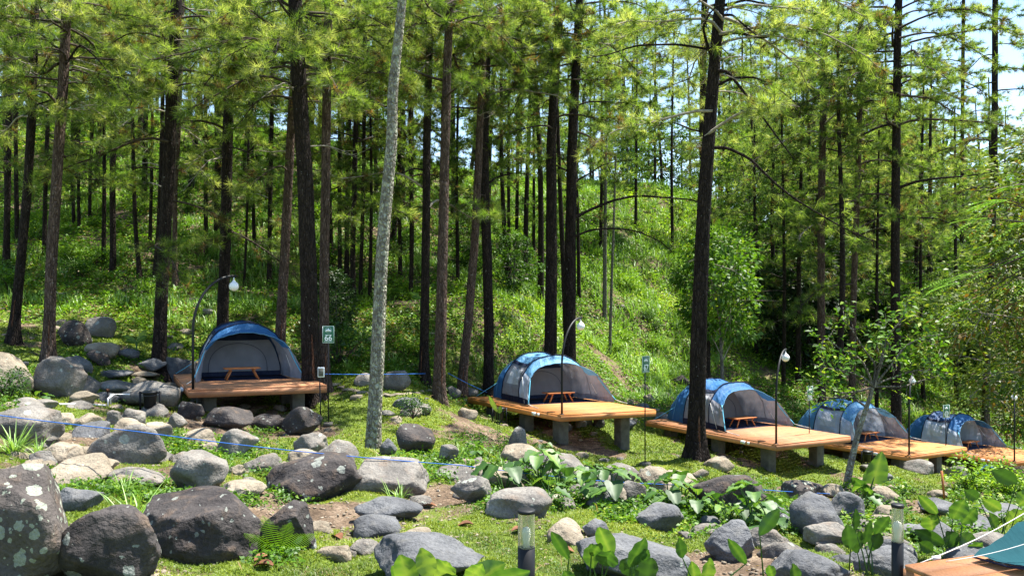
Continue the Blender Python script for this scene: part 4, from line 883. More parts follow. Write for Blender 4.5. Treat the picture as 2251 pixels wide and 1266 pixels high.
while cnt < 160:
    D = R.uniform(33, 92) if cnt > 40 else R.uniform(33, 52); px = R.uniform(-60, 2320)
    x = (px-CX)/F*D
    if 1290 < px < 1700 and D < 50: continue
    if 1440 < px < 1700 and D < 62 and R.random() < .5: continue
    if px < 1050 and D < 55 and R.random() < .5: continue
    if px > 1850 and D < 46: continue
    if any(math.hypot(x-a, D-b) < 1.9 for a, b in pl) or any(math.hypot(x-a, D-b) < 2 for a, b in near_xy): continue
    pl.append((x, D)); k = R.randrange(4); z = float(gz(x, D))-.2; gi = 0 if px < 960 else (1 if px < 1680 else 2); s = R.uniform(.8, 1.15)
    if k not in used: used.add(k); o = FP[k]; o.location = (x, D, z); o['label'] = FL[gi]; o['group'] = FG[gi]; o.scale = (s, s, s)
    else: o = dup(FP[k], (x, D, z), R.uniform(0, 6), s, FL[gi], FG[gi])
    o.rotation_euler = (R.gauss(0, .022), R.gauss(.015, .03), R.uniform(0, 6)); cnt += 1
# younger pines whose boughs hang low in the middle distance
YP = [far_pine(7, 15, .11, 11.5, .62, .9), far_pine(8, 13, .10, 10.5, .55, .9)]; fs = set()
YL = [(40,33,.9,'young pine with low boughs behind the two leftmost dark pines'),(165,36,.8,'young pine with low boughs behind the sunlit brown-barked pine'),(225,31,.8,'young low-boughed pine between the brown-barked pine and the thick dark pine'),(330,35,.85,'young low-boughed pine behind the thick dark pine left of the first lamp'),(455,34,.9,'young low-boughed pine above the first tent, left side'),(560,36,.85,'young low-boughed pine above the first tent, right side'),(745,34,.9,'young low-boughed pine just right of the reddish pine behind the 66 sign'),(810,31,.8,'young low-boughed pine immediately left of the pale trunk'),(905,36,.9,'young low-boughed pine immediately right of the pale trunk'),(1010,34,.85,'young low-boughed pine between the flaky pine and the leaning one'),(1120,37,.9,'young low-boughed pine left of the close pine pair'),(1170,44,1.,'young low-boughed pine on the slope far behind the second tent'),(1320,48,1.05,'young low-boughed pine on the ridge right of the close pine pair'),(1400,52,1.1,'young low-boughed pine on the ridge in the middle gap'),(1480,50,1.05,'young low-boughed pine on the ridge left of the big foreground pine'),(1660,44,1.05,'young low-boughed pine right of the big foreground pine'),(1720,40,1.0,'young bright low-boughed pine left of the shade pine'),(1845,40,1.1,'young bright low-boughed pine between shade pine and grey-brown pine'),(1930,38,1.0,'young bright low-boughed pine left of the tall straight dark pine'),(2030,42,1.1,'young bright low-boughed pine right of the tall straight dark pine'),(2100,46,1.15,'young low-boughed pine behind the golden-leaved tree'),(2210,48,1.1,'young low-boughed pine near the right edge')]
for i, (px, D, s, lb) in enumerate(YL):
    k = i % 2; g = ground_at(px, D)-Zv*.2
    if k not in fs: fs.add(k); o = YP[k]; o.location = tuple(g); o.scale = (s,)*3; o['label'] = lb
    else: dup(YP[k], g, i*1.3, s, lb)
R = random.Random(77)
for i in range(34):
    px = R.uniform(1560, 2330) if i < 26 else R.uniform(1050, 1560); D = R.uniform(50, 84) if i < 26 else R.uniform(60, 84)
    dup(YP[i % 2], ground_at(px, D)-Zv*.2, R.uniform(0, 6), R.uniform(.95, 1.4), 'bushy far pine with low boughs closing the background on the right' if i < 26 else 'bushy far pine with low boughs on the middle ridge', 'bushy pines closing the background on the right' if i < 26 else 'bushy pines on the middle ridge')
# two pale slim stems on the sunny slope
for pth, D, w_, lb in [([(1329,640),(1330,520),(1331,430),(1333,300)], 40, 10, 'pale grey slim stem on the sunny slope, thicker of two'), ([(1340,715),(1345,600),(1349,500),(1352,400),(1354,330)], 36, 7, 'pale grey slim stem on the sunny slope, thinner of two')]:
    pts = [P(x, y, D) for x, y in pth]; g = ground_at(pth[0][0], D); pts[0] = g if g[2] < pts[1][2]-.3 else pts[0]; t = thing('slim_tree', lb, 'tree', pts[0])
    part('trunk', trunk_acc(pts, np.linspace(w_, w_*.5, len(pts))/2/F*D, 8, 1, 1.1), M['bark_slim'], t, True)

# ------------------------------------------------------------------ leaves
def leaves(Cn, size, rng, tint, asp=.5, updir=.6, dirs=None):
    """one folded diamond per leaf"""
    Cn = np.asarray(Cn, float); n = len(Cn); size = np.broadcast_to(np.asarray(size, float), (n,))
    d = rng.normal(size=(n, 3)) if dirs is None else np.asarray(dirs)+rng.normal(0, .35, (n, 3)); d[:, 2] = d[:, 2]*.6; d /= np.linalg.norm(d, axis=1)[:, None]
    nr = rng.normal(size=(n, 3))*.7; nr[:, 2] = np.abs(nr[:, 2])+updir; s = np.cross(nr, d); s /= np.linalg.norm(s, axis=1)[:, None]+1e-9; up = np.cross(d, s)
    L = size[:, None]*rng.uniform(.7, 1.2, (n, 1)); W_ = L*asp*.5
    V = np.stack([Cn, Cn+d*L*.45+s*W_+up*W_*.25, Cn+d*L-Zv*L*.12, Cn+d*L*.45-s*W_+up*W_*.25], 1).reshape(-1, 3)
    return V, np.arange(n*4).reshape(-1, 4), np.repeat(np.clip(tint, 0, 1), 4)
def ball(rng, n, c, r, shell=.45):
    d = rng.normal(size=(n, 3)); d /= np.linalg.norm(d, axis=1)[:, None]; q = (shell+(1-shell)*rng.random((n, 1)))
    return np.asarray(c)+d*q*np.asarray(r), d
def broad_tree(seed, H, cr, nl, ls, mat, tint, r=.12, bole=.35, lobes=14, name='broadleaf_tree'):
    R = random.Random(seed); g = np.random.default_rng(seed); t = thing(name, 'x', 'tree', (0, 0, 0)); lean = (R.uniform(-.3, .3), R.uniform(-.3, .3))
    tp = np.array((lean[0], lean[1], H*.8)); pts = [np.array((0, 0, -.1)), np.array((lean[0]*.2, lean[1]*.3, H*.3)), np.array((lean[0]*.6, lean[1]*.6, H*.55)), tp]
    part('trunk', trunk_acc(pts, [r, r*.8, r*.6, r*.25], 10, seed, 1.2, .3), M['bark_slim'], t, True)
    wood = Acc(); Cs = []; Ts = []; Ds = []
    for k in range(lobes):
        az = k*2.4+R.uniform(-.4, .4); f = (k+.5)/lobes; z = H*(bole+(1-bole)*f); rr = cr*math.sin(PI*min(.97, max(.2, f*.85+.12)))**.7*R.uniform(.45, .95); c = np.array((lean[0]+rr*math.cos(az), lean[1]+rr*math.sin(az), z))
        s0 = pts[1]*(1-f)+tp*f; tube(wood, [s0, (s0+c)/2+Zv*.1, c], [r*.3, r*.2, .012], 5, 0, False)
        lr = cr*R.uniform(.32, .55); q, d = ball(g, nl//lobes, c, (lr, lr, lr*.62)); Cs.append(q); Ds.append(d+np.array((0, 0, -.2)))
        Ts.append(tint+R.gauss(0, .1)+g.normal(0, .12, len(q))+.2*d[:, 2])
        for _ in range(5): e = c+np.array((R.gauss(0, lr*.5), R.gauss(0, lr*.5), R.gauss(0, lr*.3))); tube(wood, [c, (c+e)/2, e], [.012, .008, .004], 3, 0, False)
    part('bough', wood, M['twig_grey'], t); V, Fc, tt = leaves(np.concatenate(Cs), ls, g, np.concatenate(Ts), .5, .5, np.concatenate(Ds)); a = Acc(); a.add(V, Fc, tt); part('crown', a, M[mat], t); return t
# young tree on the sunny slope
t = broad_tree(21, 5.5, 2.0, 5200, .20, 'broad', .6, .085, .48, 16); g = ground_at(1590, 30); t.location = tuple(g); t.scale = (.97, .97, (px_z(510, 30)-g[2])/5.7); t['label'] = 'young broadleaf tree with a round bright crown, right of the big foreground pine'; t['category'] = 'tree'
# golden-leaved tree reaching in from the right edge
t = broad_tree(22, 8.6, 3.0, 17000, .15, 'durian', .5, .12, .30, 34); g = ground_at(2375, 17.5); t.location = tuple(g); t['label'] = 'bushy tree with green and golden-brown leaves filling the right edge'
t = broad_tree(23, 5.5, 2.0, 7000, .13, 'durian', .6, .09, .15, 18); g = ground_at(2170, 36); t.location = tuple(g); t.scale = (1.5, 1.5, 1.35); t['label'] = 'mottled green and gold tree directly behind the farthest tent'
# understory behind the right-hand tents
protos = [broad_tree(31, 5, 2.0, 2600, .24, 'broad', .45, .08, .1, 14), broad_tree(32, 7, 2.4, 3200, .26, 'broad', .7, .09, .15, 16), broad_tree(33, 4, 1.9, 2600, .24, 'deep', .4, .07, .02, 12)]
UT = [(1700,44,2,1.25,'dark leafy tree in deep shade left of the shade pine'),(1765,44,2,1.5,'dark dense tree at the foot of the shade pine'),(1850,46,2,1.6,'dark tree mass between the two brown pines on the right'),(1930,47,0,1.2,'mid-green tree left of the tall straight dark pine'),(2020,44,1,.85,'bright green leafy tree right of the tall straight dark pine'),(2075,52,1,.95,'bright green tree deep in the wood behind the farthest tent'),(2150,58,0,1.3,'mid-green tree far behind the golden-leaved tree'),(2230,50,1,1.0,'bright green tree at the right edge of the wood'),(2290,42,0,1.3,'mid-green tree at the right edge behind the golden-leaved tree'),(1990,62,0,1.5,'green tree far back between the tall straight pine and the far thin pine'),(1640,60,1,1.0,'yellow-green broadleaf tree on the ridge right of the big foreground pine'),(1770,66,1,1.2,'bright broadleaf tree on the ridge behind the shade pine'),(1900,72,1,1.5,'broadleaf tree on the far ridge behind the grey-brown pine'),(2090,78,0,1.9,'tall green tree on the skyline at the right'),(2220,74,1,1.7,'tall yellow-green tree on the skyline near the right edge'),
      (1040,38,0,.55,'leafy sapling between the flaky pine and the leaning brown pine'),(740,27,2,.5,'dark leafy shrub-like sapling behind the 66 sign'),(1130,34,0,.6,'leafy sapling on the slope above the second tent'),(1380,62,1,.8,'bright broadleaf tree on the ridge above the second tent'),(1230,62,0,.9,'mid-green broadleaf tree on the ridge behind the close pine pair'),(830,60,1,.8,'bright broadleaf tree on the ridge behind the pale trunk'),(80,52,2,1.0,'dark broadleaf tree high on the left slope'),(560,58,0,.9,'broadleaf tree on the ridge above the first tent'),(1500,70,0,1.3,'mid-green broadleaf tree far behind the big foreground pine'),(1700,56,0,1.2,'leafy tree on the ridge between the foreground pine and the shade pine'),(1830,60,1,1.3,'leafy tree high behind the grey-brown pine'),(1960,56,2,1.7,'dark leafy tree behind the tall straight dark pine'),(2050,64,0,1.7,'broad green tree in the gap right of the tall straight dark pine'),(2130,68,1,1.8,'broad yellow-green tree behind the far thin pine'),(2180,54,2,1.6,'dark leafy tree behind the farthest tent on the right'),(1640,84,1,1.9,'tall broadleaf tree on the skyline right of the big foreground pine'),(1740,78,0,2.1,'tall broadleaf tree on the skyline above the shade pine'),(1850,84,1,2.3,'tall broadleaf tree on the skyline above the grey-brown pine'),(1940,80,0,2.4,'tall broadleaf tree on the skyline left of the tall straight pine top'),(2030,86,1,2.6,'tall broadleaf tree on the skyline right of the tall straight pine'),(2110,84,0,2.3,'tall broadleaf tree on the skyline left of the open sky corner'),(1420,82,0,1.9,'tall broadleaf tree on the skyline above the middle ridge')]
fs = set(); R = random.Random(3)
for px, D, k, s, lb in UT:
    g = ground_at(px, D)
    if k not in fs: fs.add(k); o = protos[k]; o.location = tuple(g); o.scale = (s, s, s); o['label'] = lb
    else: o = dup(protos[k], g, R.uniform(0, 6), s, lb)
# shrubs on the slope
def shrub(seed, mat, tint, ls, n=700):
    R = random.Random(seed); g = np.random.default_rng(seed); t = thing('shrub', 'x', 'shrub', (0, 0, 0)); wood = Acc(); Cs = []; Ts = []; Ds = []
    for k in range(9):
        az = k*2.4; rr = R.uniform(.1, .6); c = np.array((rr*math.cos(az), rr*math.sin(az), R.uniform(.25, .8))); tube(wood, [(0, 0, -.1), c*.5, c], [.02, .015, .008], 4, 0, False)
        q, d = ball(g, n//9, c, (.42, .42, .3)); Cs.append(q); Ds.append(d); Ts.append(tint+R.gauss(0, .1)+g.normal(0, .12, len(q)))
    part('stem', wood, M['twig'], t); V, Fc, tt = leaves(np.concatenate(Cs), ls, g, np.concatenate(Ts), .5, .6, np.concatenate(Ds)); a = Acc(); a.add(V, Fc, tt); part('foliage', a, M[mat], t); return t
SH = [shrub(51, 'broad', .5, .13), shrub(52, 'under', .7, .14), shrub(53, 'broad', .25, .12), shrub(54, 'under', .5, .12)]
SD = ['mid-green leafy shrub on the slope', 'yellow-green leafy shrub on the slope', 'dark green leafy shrub on the slope', 'olive leafy shrub on the slope']; fs = set(); n = 0; R = random.Random(8)
while n < 150:
    px = R.uniform(-40, 2260); D = R.uniform(26, 56); x = (px-CX)/F*D; z = float(gz(x, D))
    if CZ+5.5*0 and 0: pass
    if px > 1000 and D < 31+max(0, px-1000)*.012: continue
    k = R.choice((0, 1, 3, 1, 2)) if px < 1600 else R.choice((2, 0, 2, 1)); s = R.uniform(.45, 1.1)
    if k not in fs: fs.add(k); o = SH[k]; o.location = (x, D, z); o.scale = (s, s, s); o['label'] = SD[k]; o['group'] = SD[k]+'s'
    else: dup(SH[k], (x, D, z), R.uniform(0, 6), (s, s, s*R.uniform(.7, 1.1)), SD[k], SD[k]+'s')
    n += 1
# ------------------------------------------------------------------ ground cover that nobody could count
def veg(name, x, y, k, spread, hgt, ls, tint, mat, label, cat, asp=.5, up=.6):
    n = len(x); rep = lambda q: np.repeat(q, k); ang = RNG.uniform(0, 2*PI, n*k); rr = rep(spread)*np.sqrt(RNG.random(n*k)); X = rep(x)+rr*np.cos(ang); Y = rep(y)+rr*np.sin(ang)
    Z_ = gz(X, Y)+rep(hgt)*(1-(rr/rep(spread))**2*.7)*RNG.uniform(.15, 1., n*k)
    V, Fc, tt = leaves(np.stack([X, Y, Z_], 1), rep(ls), RNG, rep(tint)+RNG.normal(0, .09, n*k), asp, up)
    o = link(name, mkmesh(name, V, Fc, M[mat], tt)); return tag(o, label, cat, None, 'stuff')
def blades(name, x, y, k, spread, L, wd, tint, mat, label, cat, lean=.5):
    n = len(x)*k; rep = lambda q: np.repeat(q, k); ang = RNG.uniform(0, 2*PI, n); rr = rep(spread)*np.sqrt(RNG.random(n)); X = rep(x)+rr*np.cos(ang); Y = rep(y)+rr*np.sin(ang); Z_ = gz(X, Y)-.01
    a2 = ang+RNG.normal(0, .7, n); ln = RNG.uniform(.1, 1., n)*lean; d = np.stack([np.cos(a2)*ln, np.sin(a2)*ln, np.ones(n)], 1); d /= np.linalg.norm(d, axis=1)[:, None]; s = np.stack([-np.sin(a2), np.cos(a2), np.zeros(n)], 1)
    Lr = (rep(L)*RNG.uniform(.6, 1.2, n))[:, None]; w_ = rep(wd)[:, None]*.5; b = np.stack([X, Y, Z_], 1); mid = b+d*Lr*.55; tip = b+d*Lr*.9+np.stack([np.cos(a2), np.sin(a2), -.55*np.ones(n)], 1)*Lr*.35*ln[:, None]*1.6
    V = np.stack([b-s*w_, b+s*w_, mid+s*w_*.8, tip, mid-s*w_*.8], 1).reshape(-1, 3); i0 = np.arange(n)[:, None]*5; Fc = np.concatenate([i0+np.array([[0, 1, 2, 4]]), i0+np.array([[4, 2, 3, 3]])]); 
    # the tip triangle is kept as its own corner list
    T = np.concatenate([i0+np.array([[0, 1, 2]]), i0+np.array([[0, 2, 4]]), i0+np.array([[4, 2, 3]])])
    o = link(name, mkmesh(name, V, T, M[mat], np.repeat(np.clip(rep(tint)+RNG.normal(0, .08, n), 0, 1), 5))); return tag(o, label, cat, None, 'stuff')
def scatter(n, px0, px1, D0, D1, pw=1.0):
    px = RNG.uniform(px0, px1, n); D = (D0**pw+(D1**pw-D0**pw)*RNG.random(n))**(1/pw); return (px-CX)/F*D, D
def clump(x, y, s=1.0, ph=0.): return np.sin(x*.7*s+ph+1.5*np.sin(y*.45*s+ph))*np.sin(y*.6*s+ph*2+np.sin(x*.5*s))+.5*np.sin(x*2.1*s+ph)*np.sin(y*1.8*s+x)
x, y = scatter(85000, -60, 2320, 23.5, 80, 1.3); lim = 24+np.clip(((x/y*F+CX)-900)/1300, 0, 1)*14; k = (y > lim+RNG.normal(0, .8, len(x))) & (clump(x, y, 1.3)+RNG.normal(0, .35, len(x)) > -.5); x, y = x[k], y[k]
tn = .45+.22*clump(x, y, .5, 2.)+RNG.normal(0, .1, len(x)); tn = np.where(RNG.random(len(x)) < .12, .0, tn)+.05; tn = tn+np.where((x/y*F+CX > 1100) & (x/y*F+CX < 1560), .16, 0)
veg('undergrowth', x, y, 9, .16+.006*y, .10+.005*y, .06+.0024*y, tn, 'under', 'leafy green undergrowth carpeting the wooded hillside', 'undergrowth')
x, y = scatter(15000, -60, 2320, 23.5, 70, 1.2); lim = 25+np.clip(((x/y*F+CX)-900)/1300, 0, 1)*12; pxx = x/y*F+CX; k = (y > lim) & (clump(x, y, .9, 4.) > np.where((pxx > 1050) & (pxx < 1600), -.2, .25)); x, y = x[k], y[k]
blades('tall_grass', x, y, 9, .12+.004*y, np.where((x/y*F+CX > 1050) & (x/y*F+CX < 1600), .42, .30)+.008*y, .008+.0007*y, .5+.2*clump(x, y, .6), 'tall', 'tall bright grass on the hillside behind the tents', 'grass', .8)
x, y = scatter(210000, -40, 2300, 4.5, 13, 1.4); k = grassy(x, y)+RNG.normal(0, .12, len(x)) > .42; x, y = x[k], y[k]
blades('lawn_grass', x, y, 2, np.full(len(x), .03), np.full(len(x), .05), np.full(len(x), .008), .5+.25*clump(x, y, 2.5)+RNG.normal(0, .1, len(x)), 'grass', 'short mossy grass between the foreground boulders', 'grass', 1.2)
x, y = scatter(130000, -40, 2300, 12.5, 30, 1.3); k = grassy(x, y)+RNG.normal(0, .12, len(x)) > .42; x, y = x[k], y[k]
blades('lawn_grass', x, y, 2, np.full(len(x), .06), .055+.001*y, .006+.001*y, .5+.25*clump(x, y, 1.5)+RNG.normal(0, .1, len(x)), 'grass', 'thin yellow-green lawn around and below the decks', 'grass', 1.2)
# leafy weeds between the boulders: zones as (left, right, top, bottom)
wz = [(360,560,960,1010,150),(500,620,940,1060,50),(40,200,1040,1075,110),(120,400,1055,1100,130),(0,60,860,900,40),(860,1060,1000,1060,150),(1000,1160,960,1040,110),(1060,1330,1050,1120,330),(1330,1560,1090,1150,260),(1480,1750,1100,1180,160),(1560,1720,1060,1130,90),(1850,2000,1060,1180,120),(2100,2251,1060,1150,160),(610,700,1070,1110,60),(60,560,800,840,60),(140,330,770,800,80),(1900,2200,1150,1230,120),(700,960,790,830,160),(1400,1480,1090,1130,70),(300,560,1090,1120,60),(560,640,1215,1245,30)]
X = []; Y = []
for l, r, t0, b0, n in wz:
    for _ in range(n): q = hit(R.uniform(l, r), R.uniform(t0, b0)); X.append(q[0]); Y.append(q[1])
x = np.array(X); y = np.array(Y)
veg('weeds', x, y, 16, .12+.004*y, .06+.006*y, .035+.0028*y, .6+RNG.normal(0, .16, len(x)), 'broad', 'low leafy weeds growing between the boulders', 'weeds', .55, .9)
x, y = scatter(9000, -40, 2300, 6, 24, 1.2); k = (clump(x, y, 1.6, 1.) > .35); x, y = x[k], y[k]
veg('clover', x, y, 6, np.full(len(x), .10), np.full(len(x), .03), .02+.0012*y, .55+RNG.normal(0, .15, len(x)), 'broad', 'tiny creeping leaves scattered through the lawn', 'ground cover', .7, 1.2)
x, y = scatter(13000, -40, 2300, 5, 30, 1.2); veg('leaf_litter', x, y, 1, np.full(len(x), .05), np.full(len(x), .012), .035+.001*y, np.zeros(len(x)), 'under', 'brown fallen leaves and needles strewn over the ground', 'leaf litter', .25, 2.)
x, y = scatter(2600, -40, 2300, 5, 26, 1.3); veg('fallen_twigs', x, y, 1, np.full(len(x), .05), np.full(len(x), .02), .12+.004*y, np.zeros(len(x)), 'under', 'thin dry twigs fallen on the ground', 'twigs', .07, 2.)
# ------------------------------------------------------------------ single plants
def bladeleaf(acc, p0, d, L, wd, droop, t, n=9, shape='paddle', fold=.25, side=None):
    """one big leaf: cross rows along a curved midrib"""
    d = np.asarray(d, float); d = d/np.linalg.norm(d); s = np.cross(d, Zv) if side is None else np.asarray(side, float); s = s/(np.linalg.norm(s)+1e-9); up = np.cross(s, d); V = []; TT = []
    for k in range(n):
        f = k/(n-1); c = np.asarray(p0)+d*L*f-Zv*droop*L*f*f
        if shape == 'paddle': w_ = wd*math.sin(PI*min(1, f*.93+.05))**.75
        elif shape == 'heart': w_ = wd*(math.sin(PI*(f*.62+.38)))**.8*(1 if f > .08 else .72)
        else: w_ = wd*(1-f)**.6*min(1, .5+f*4)
        w_ = max(w_, .001); wv = .06*wd*math.sin(f*19)
        for q in (-1, -.5, 0, .5, 1): V.append(c+s*w_*.5*q+up*(abs(q)*w_*fold*.5+wv*abs(q))); TT.append(min(1, max(0, t+(.3 if q == 0 else 0)+(.03 if k % 2 else -.03)-(.15*abs(q) if k > n*.6 else 0))))
    ii, jj = np.meshgrid(np.arange(n-1), np.arange(4), indexing='ij'); q = (ii*5+jj).ravel(); acc.add(np.array(V), np.stack([q, q+1, q+6, q+5], 1), TT)
def taro(seed, n=8, h=.42, ls=.30, mat='taro'):
    R = random.Random(seed); t = thing('taro_plant', 'x', 'plant', (0, 0, 0)); st = Acc()
    for k in range(n):
        az = k*2.4+R.uniform(-.4, .4); rr = R.uniform(.1, .36); z = h*R.uniform(.45, 1.1); tp = np.array((rr*math.cos(az), rr*math.sin(az), z)); tube(st, [(0, 0, -.05), tp*np.array((.4, .4, .65)), tp], [.009, .007, .005], 5, .3, False)
        a = Acc(); d = np.array((math.cos(az), math.sin(az), R.uniform(-.7, .1))); L = ls*R.uniform(.7, 1.2); bladeleaf(a, tp-d*L*.22, d, L, L*.82, .18, R.uniform(0, .8), 8, 'heart', .25); part('leaf', a, M[mat], t, True)
    part('stem', st, M[mat], t); return t
TP = [taro(61), taro(62, 6, .35, .26), taro(63, 9, .5, .32)]
TS = [(1110,1085,0,1.,'taro plant at the left end of the taro patch'),(1150,1060,1,1.,'small taro plant behind the whale-backed boulder'),(1185,1075,2,.9,'taro plant just right above the whale-backed boulder'),(1235,1090,2,1.05,'tall taro plant in the middle of the taro patch'),(1262,1070,0,.9,'taro plant below the second deck lamp'),(1290,1098,1,1.1,'taro plant with drooping leaves at the lower edge of the patch'),(1325,1075,0,1.05,'taro plant left of the touching boulder pair'),(1300,1050,1,.8,'small taro plant behind the pale half-hidden boulder'),(1345,1110,2,.85,'taro plant below the touching boulder pair'),(1205,1110,1,.9,'low taro plant right of the front bollard lamp'),(1500,1100,0,.95,'taro plant left of the big dark dome boulder'),(1470,1125,2,.8,'taro plant above the wedge-shaped boulder'),(1530,1130,1,1.,'low taro plant under the dark dome boulder'),(1600,1150,0,.95,'taro plant right below the dark dome boulder'),(1650,1150,2,.95,'taro plant between the dark dome boulder and the tall slate boulder'),(1690,1165,1,1.1,'taro plant left of the smooth light grey boulder'),(1640,1180,1,1.,'low taro plant behind the pale-crusted slate boulder'),(1900,1120,1,.9,'small taro plant right of the leaning tree foot'),(1410,1100,1,.8,'small taro plant below the blocky brown-sided boulder'),(1050,1010,1,.8,'small plant with lobed leaves on the eroded bank'),(1195,1000,0,.85,'dark leafy plant at the left post of the second deck'),(268,890,1,.55,'round-leaved seedling left of the white pipe frame'),(90,890,1,.7,'small round-leaved plant under the tall rounded grey boulder')]
fs = set()
for px, py, k, s, lb in TS:
    g = hit(px, py); D = g[1]
    if k not in fs: fs.add(k); o = TP[k]; o.location = tuple(g); o.scale = (s,)*3; o['label'] = lb
    else: o = dup(TP[k], g, R.uniform(0, 6), s*R.uniform(.7, .95), lb)
# big elephant-ear
g = hit(1915, 1108); t = thing('elephant_ear_plant', 'elephant-ear plant with one large upright leaf right of the leaning tree', 'plant', g); a = Acc(); tp = g+np.array((.05, 0, .42)); tube(a, [g-Zv*.05, g+Zv*.25, tp], [.014, .011, .008], 6, .4); part('stem', a, M['taro'], t)
a = Acc(); bladeleaf(a, tp+Zv*.0-np.array((.02, 0, .12)), (.22, -.1, 1), .52, .34, .0, .75, 10, 'heart', .1, (1, -.3, 0)); part('leaf', a, M['taro'], t, True)
a = Acc(); bladeleaf(a, g+np.array((-.05, 0, .18)), (-.7, -.2, .7), .4, .2, .1, .35, 10, 'paddle', .2, (.6, -.6, .5)); part('leaf', a, M['taro'], t, True)
a = Acc(); bladeleaf(a, g+np.array((.0, -.05, .1)), (-.35, -.3, .5), .3, .2, .1, .6, 10, 'heart', .2, (.8, -.4, .2)); part('leaf', a, M['taro'], t, True)
# banana plant
def banana(px, py, s, label, D=None):
    g = hit(px, py); t = thing('banana_plant', label, 'plant', g); a = Acc(); tube(a, [g-Zv*.1, g+Zv*.55*s, g+Zv*.8*s], [.05*s, .04*s, .03*s], 8, .4); part('stem', a, M['taro'], t, True)
    for az, el, L, tt in ((2.7, .75, .75, .7), (.5, 1.3, .95, .95), (.25, .8, .7, .6), (3.6, .4, .5, .5)):
        a = Acc(); d = (math.cos(az), -.25, el); bladeleaf(a, g+Zv*.72*s, d, L*s, .24*s, .18, tt, 10, 'paddle', .25, np.cross(np.array(d), (0, 1, .2))); part('leaf', a, M['taro'], t, True)
banana(300, 790, .62, 'young banana plant with upright leaves among the left boulders'); banana(925, 690, .75, 'banana plant with torn leaves on the slope right of the pale trunk')
# long grass tussocks
def tussock(px, py, n, L, label, wd=.014, tint=.6, D=None):
    g = hit(px, py) if D is None else ground_at(px, D); R = random.Random(px); t = tag(link('grass_tussock', None, None, g), label, 'grass tussock'); a = Acc()
    for k in range(n):
        az = R.uniform(0, 2*PI); d = (math.cos(az)*R.uniform(.2, .9), math.sin(az)*R.uniform(.2, .9), R.uniform(.7, 1.3)); bladeleaf(a, g+np.array((R.gauss(0, .04), R.gauss(0, .04), -.02)), d, L*R.uniform(.5, 1.1), wd*R.uniform(.7, 1.4), R.uniform(.15, .55), np.clip(R.gauss(tint, .2), 0, 1), 7, 'blade', .3)
    part('blades', a, M['tall'], t, True)
for q in [(30,1000,90,.62,'dense bright grass tussock at the left edge above the huge lichen boulder',.022),(90,1015,50,.5,'smaller bright grass tussock right of the left-edge one',.02),(290,1150,22,.62,'grass clump between the two big dark foreground boulders',.02,.4),(275,1085,26,.42,'thin grass clump among weeds in the left foreground',.016),(825,1040,30,.55,'upright grass tussock left of the long flat pale boulder',.018),(875,1105,36,.42,'spreading grass tussock in front of the long flat pale boulder',.018,.5),(500,1040,16,.55,'arching grass clump beside the round grey boulder',.016,.4),(1015,1000,14,.45,'thin grass clump on the eroded bank',.014),(865,800,30,.7,'grass tussock behind the path right of the pale trunk',.03),(765,815,30,.6,'grass tussock behind the path left of the pale trunk',.03),(1110,1050,20,.5,'grassy clump at the left of the taro patch',.02),(1190,1075,22,.55,'strappy-leaved clump behind the whale-backed boulder',.03,.3),(170,600,40,1.2,'tall grass clump left of the slim dark pine on the left slope',.03),(215,620,30,1.0,'tall grass clump under the slim dark pine on the left slope',.03),(1395,975,10,.3,'tiny grass clump on the lawn left of the 67 post',.012)]: tussock(*q)
# fern
def fern(px, py, s, label):
    g = hit(px, py); t = thing('fern', label, 'fern', g); R = random.Random(px)
    for az, el, L in ((1.9, 1.7, .62), (2.7, 1.2, .5), (.55, .9, .62), (1.1, 1.5, .55), (-.2, 1.0, .3)):
        d = np.array((math.cos(az), -.35, el)); d /= np.linalg.norm(d); a = Acc(); n = 22; L *= s; prev = None; sd = np.cross(d, (0, 1, .3)); sd /= np.linalg.norm(sd)
        pts = [g+d*L*k/n-Zv*.28*L*(k/n)**2 for k in range(n+1)]; tube(a, pts, [.004*(1-.7*k/n) for k in range(n+1)], 4, .3, False)
        for k in range(2, n):
            w_ = .15*L*math.sin(PI*min(1, k/n*.85+.12)); tg = (pts[k+1]-pts[k])*.5; w_ *= R.uniform(.8, 1.15)
            for q in (-1, 1):
                c = pts[k]; e = c+sd*q*w_+tg*.9-Zv*.01; V = [c-tg*.3, c+tg*.3, e+tg*.12, e-tg*.12]; a.add(np.array(V), [[0, 1, 2, 3]], .85)
        part('frond', a, M['feather'], t)
fern(612, 1222, .9, 'bright green fern in front of the brownish dark boulder'); fern(1730, 1125, .7, 'small fern below the black and cream blotched boulder')
# paddle-leaved plants close to the camera
def paddles(D, leaves_, label, base=None, mat='taro'):
    cx = sum(l[0] for l in leaves_)/len(leaves_) if base is None else base; g = ground_at(cx, D); t = thing('paddle_leaf_plant', label, 'plant', g); st = Acc()
    for x0, y0, x1, y1, w_, tt in leaves_:          # foot and tip of each blade, width, in picture units at this depth
        dd = random.uniform(-.12, .12); p0 = P(x0, y0, D+dd); p1 = P(x1, y1, D+dd-.06); L = np.linalg.norm(p1-p0); a = Acc(); d = p1-p0
        sdv = np.cross(d, (0, 1, 0)); sdv = sdv/np.linalg.norm(sdv)+np.array((0, random.uniform(-.5, .5), 0)); bladeleaf(a, p0, d, L, w_/F*D*1.15, .04, tt, 12, 'paddle', random.choice((-.25, .3)), sdv); part('leaf', a, M[mat], t, True)
        b = g+np.array((random.gauss(0, .05), random.gauss(0, .05), -.05)); tube(st, [b, (b+p0)/2+np.array((0, 0, .04)), p0], [.007, .006, .004], 5, .4, False)
    part('stem', st, M[mat], t)
paddles(4.6, [(905,1300,880,1215,46,.9),(945,1270,925,1200,40,1.),(960,1275,985,1232,52,.95),(900,1290,862,1240,34,.7),(975,1290,1005,1262,40,.3)], 'clump of bright paddle leaves at the bottom, left of the front bollard lamp')
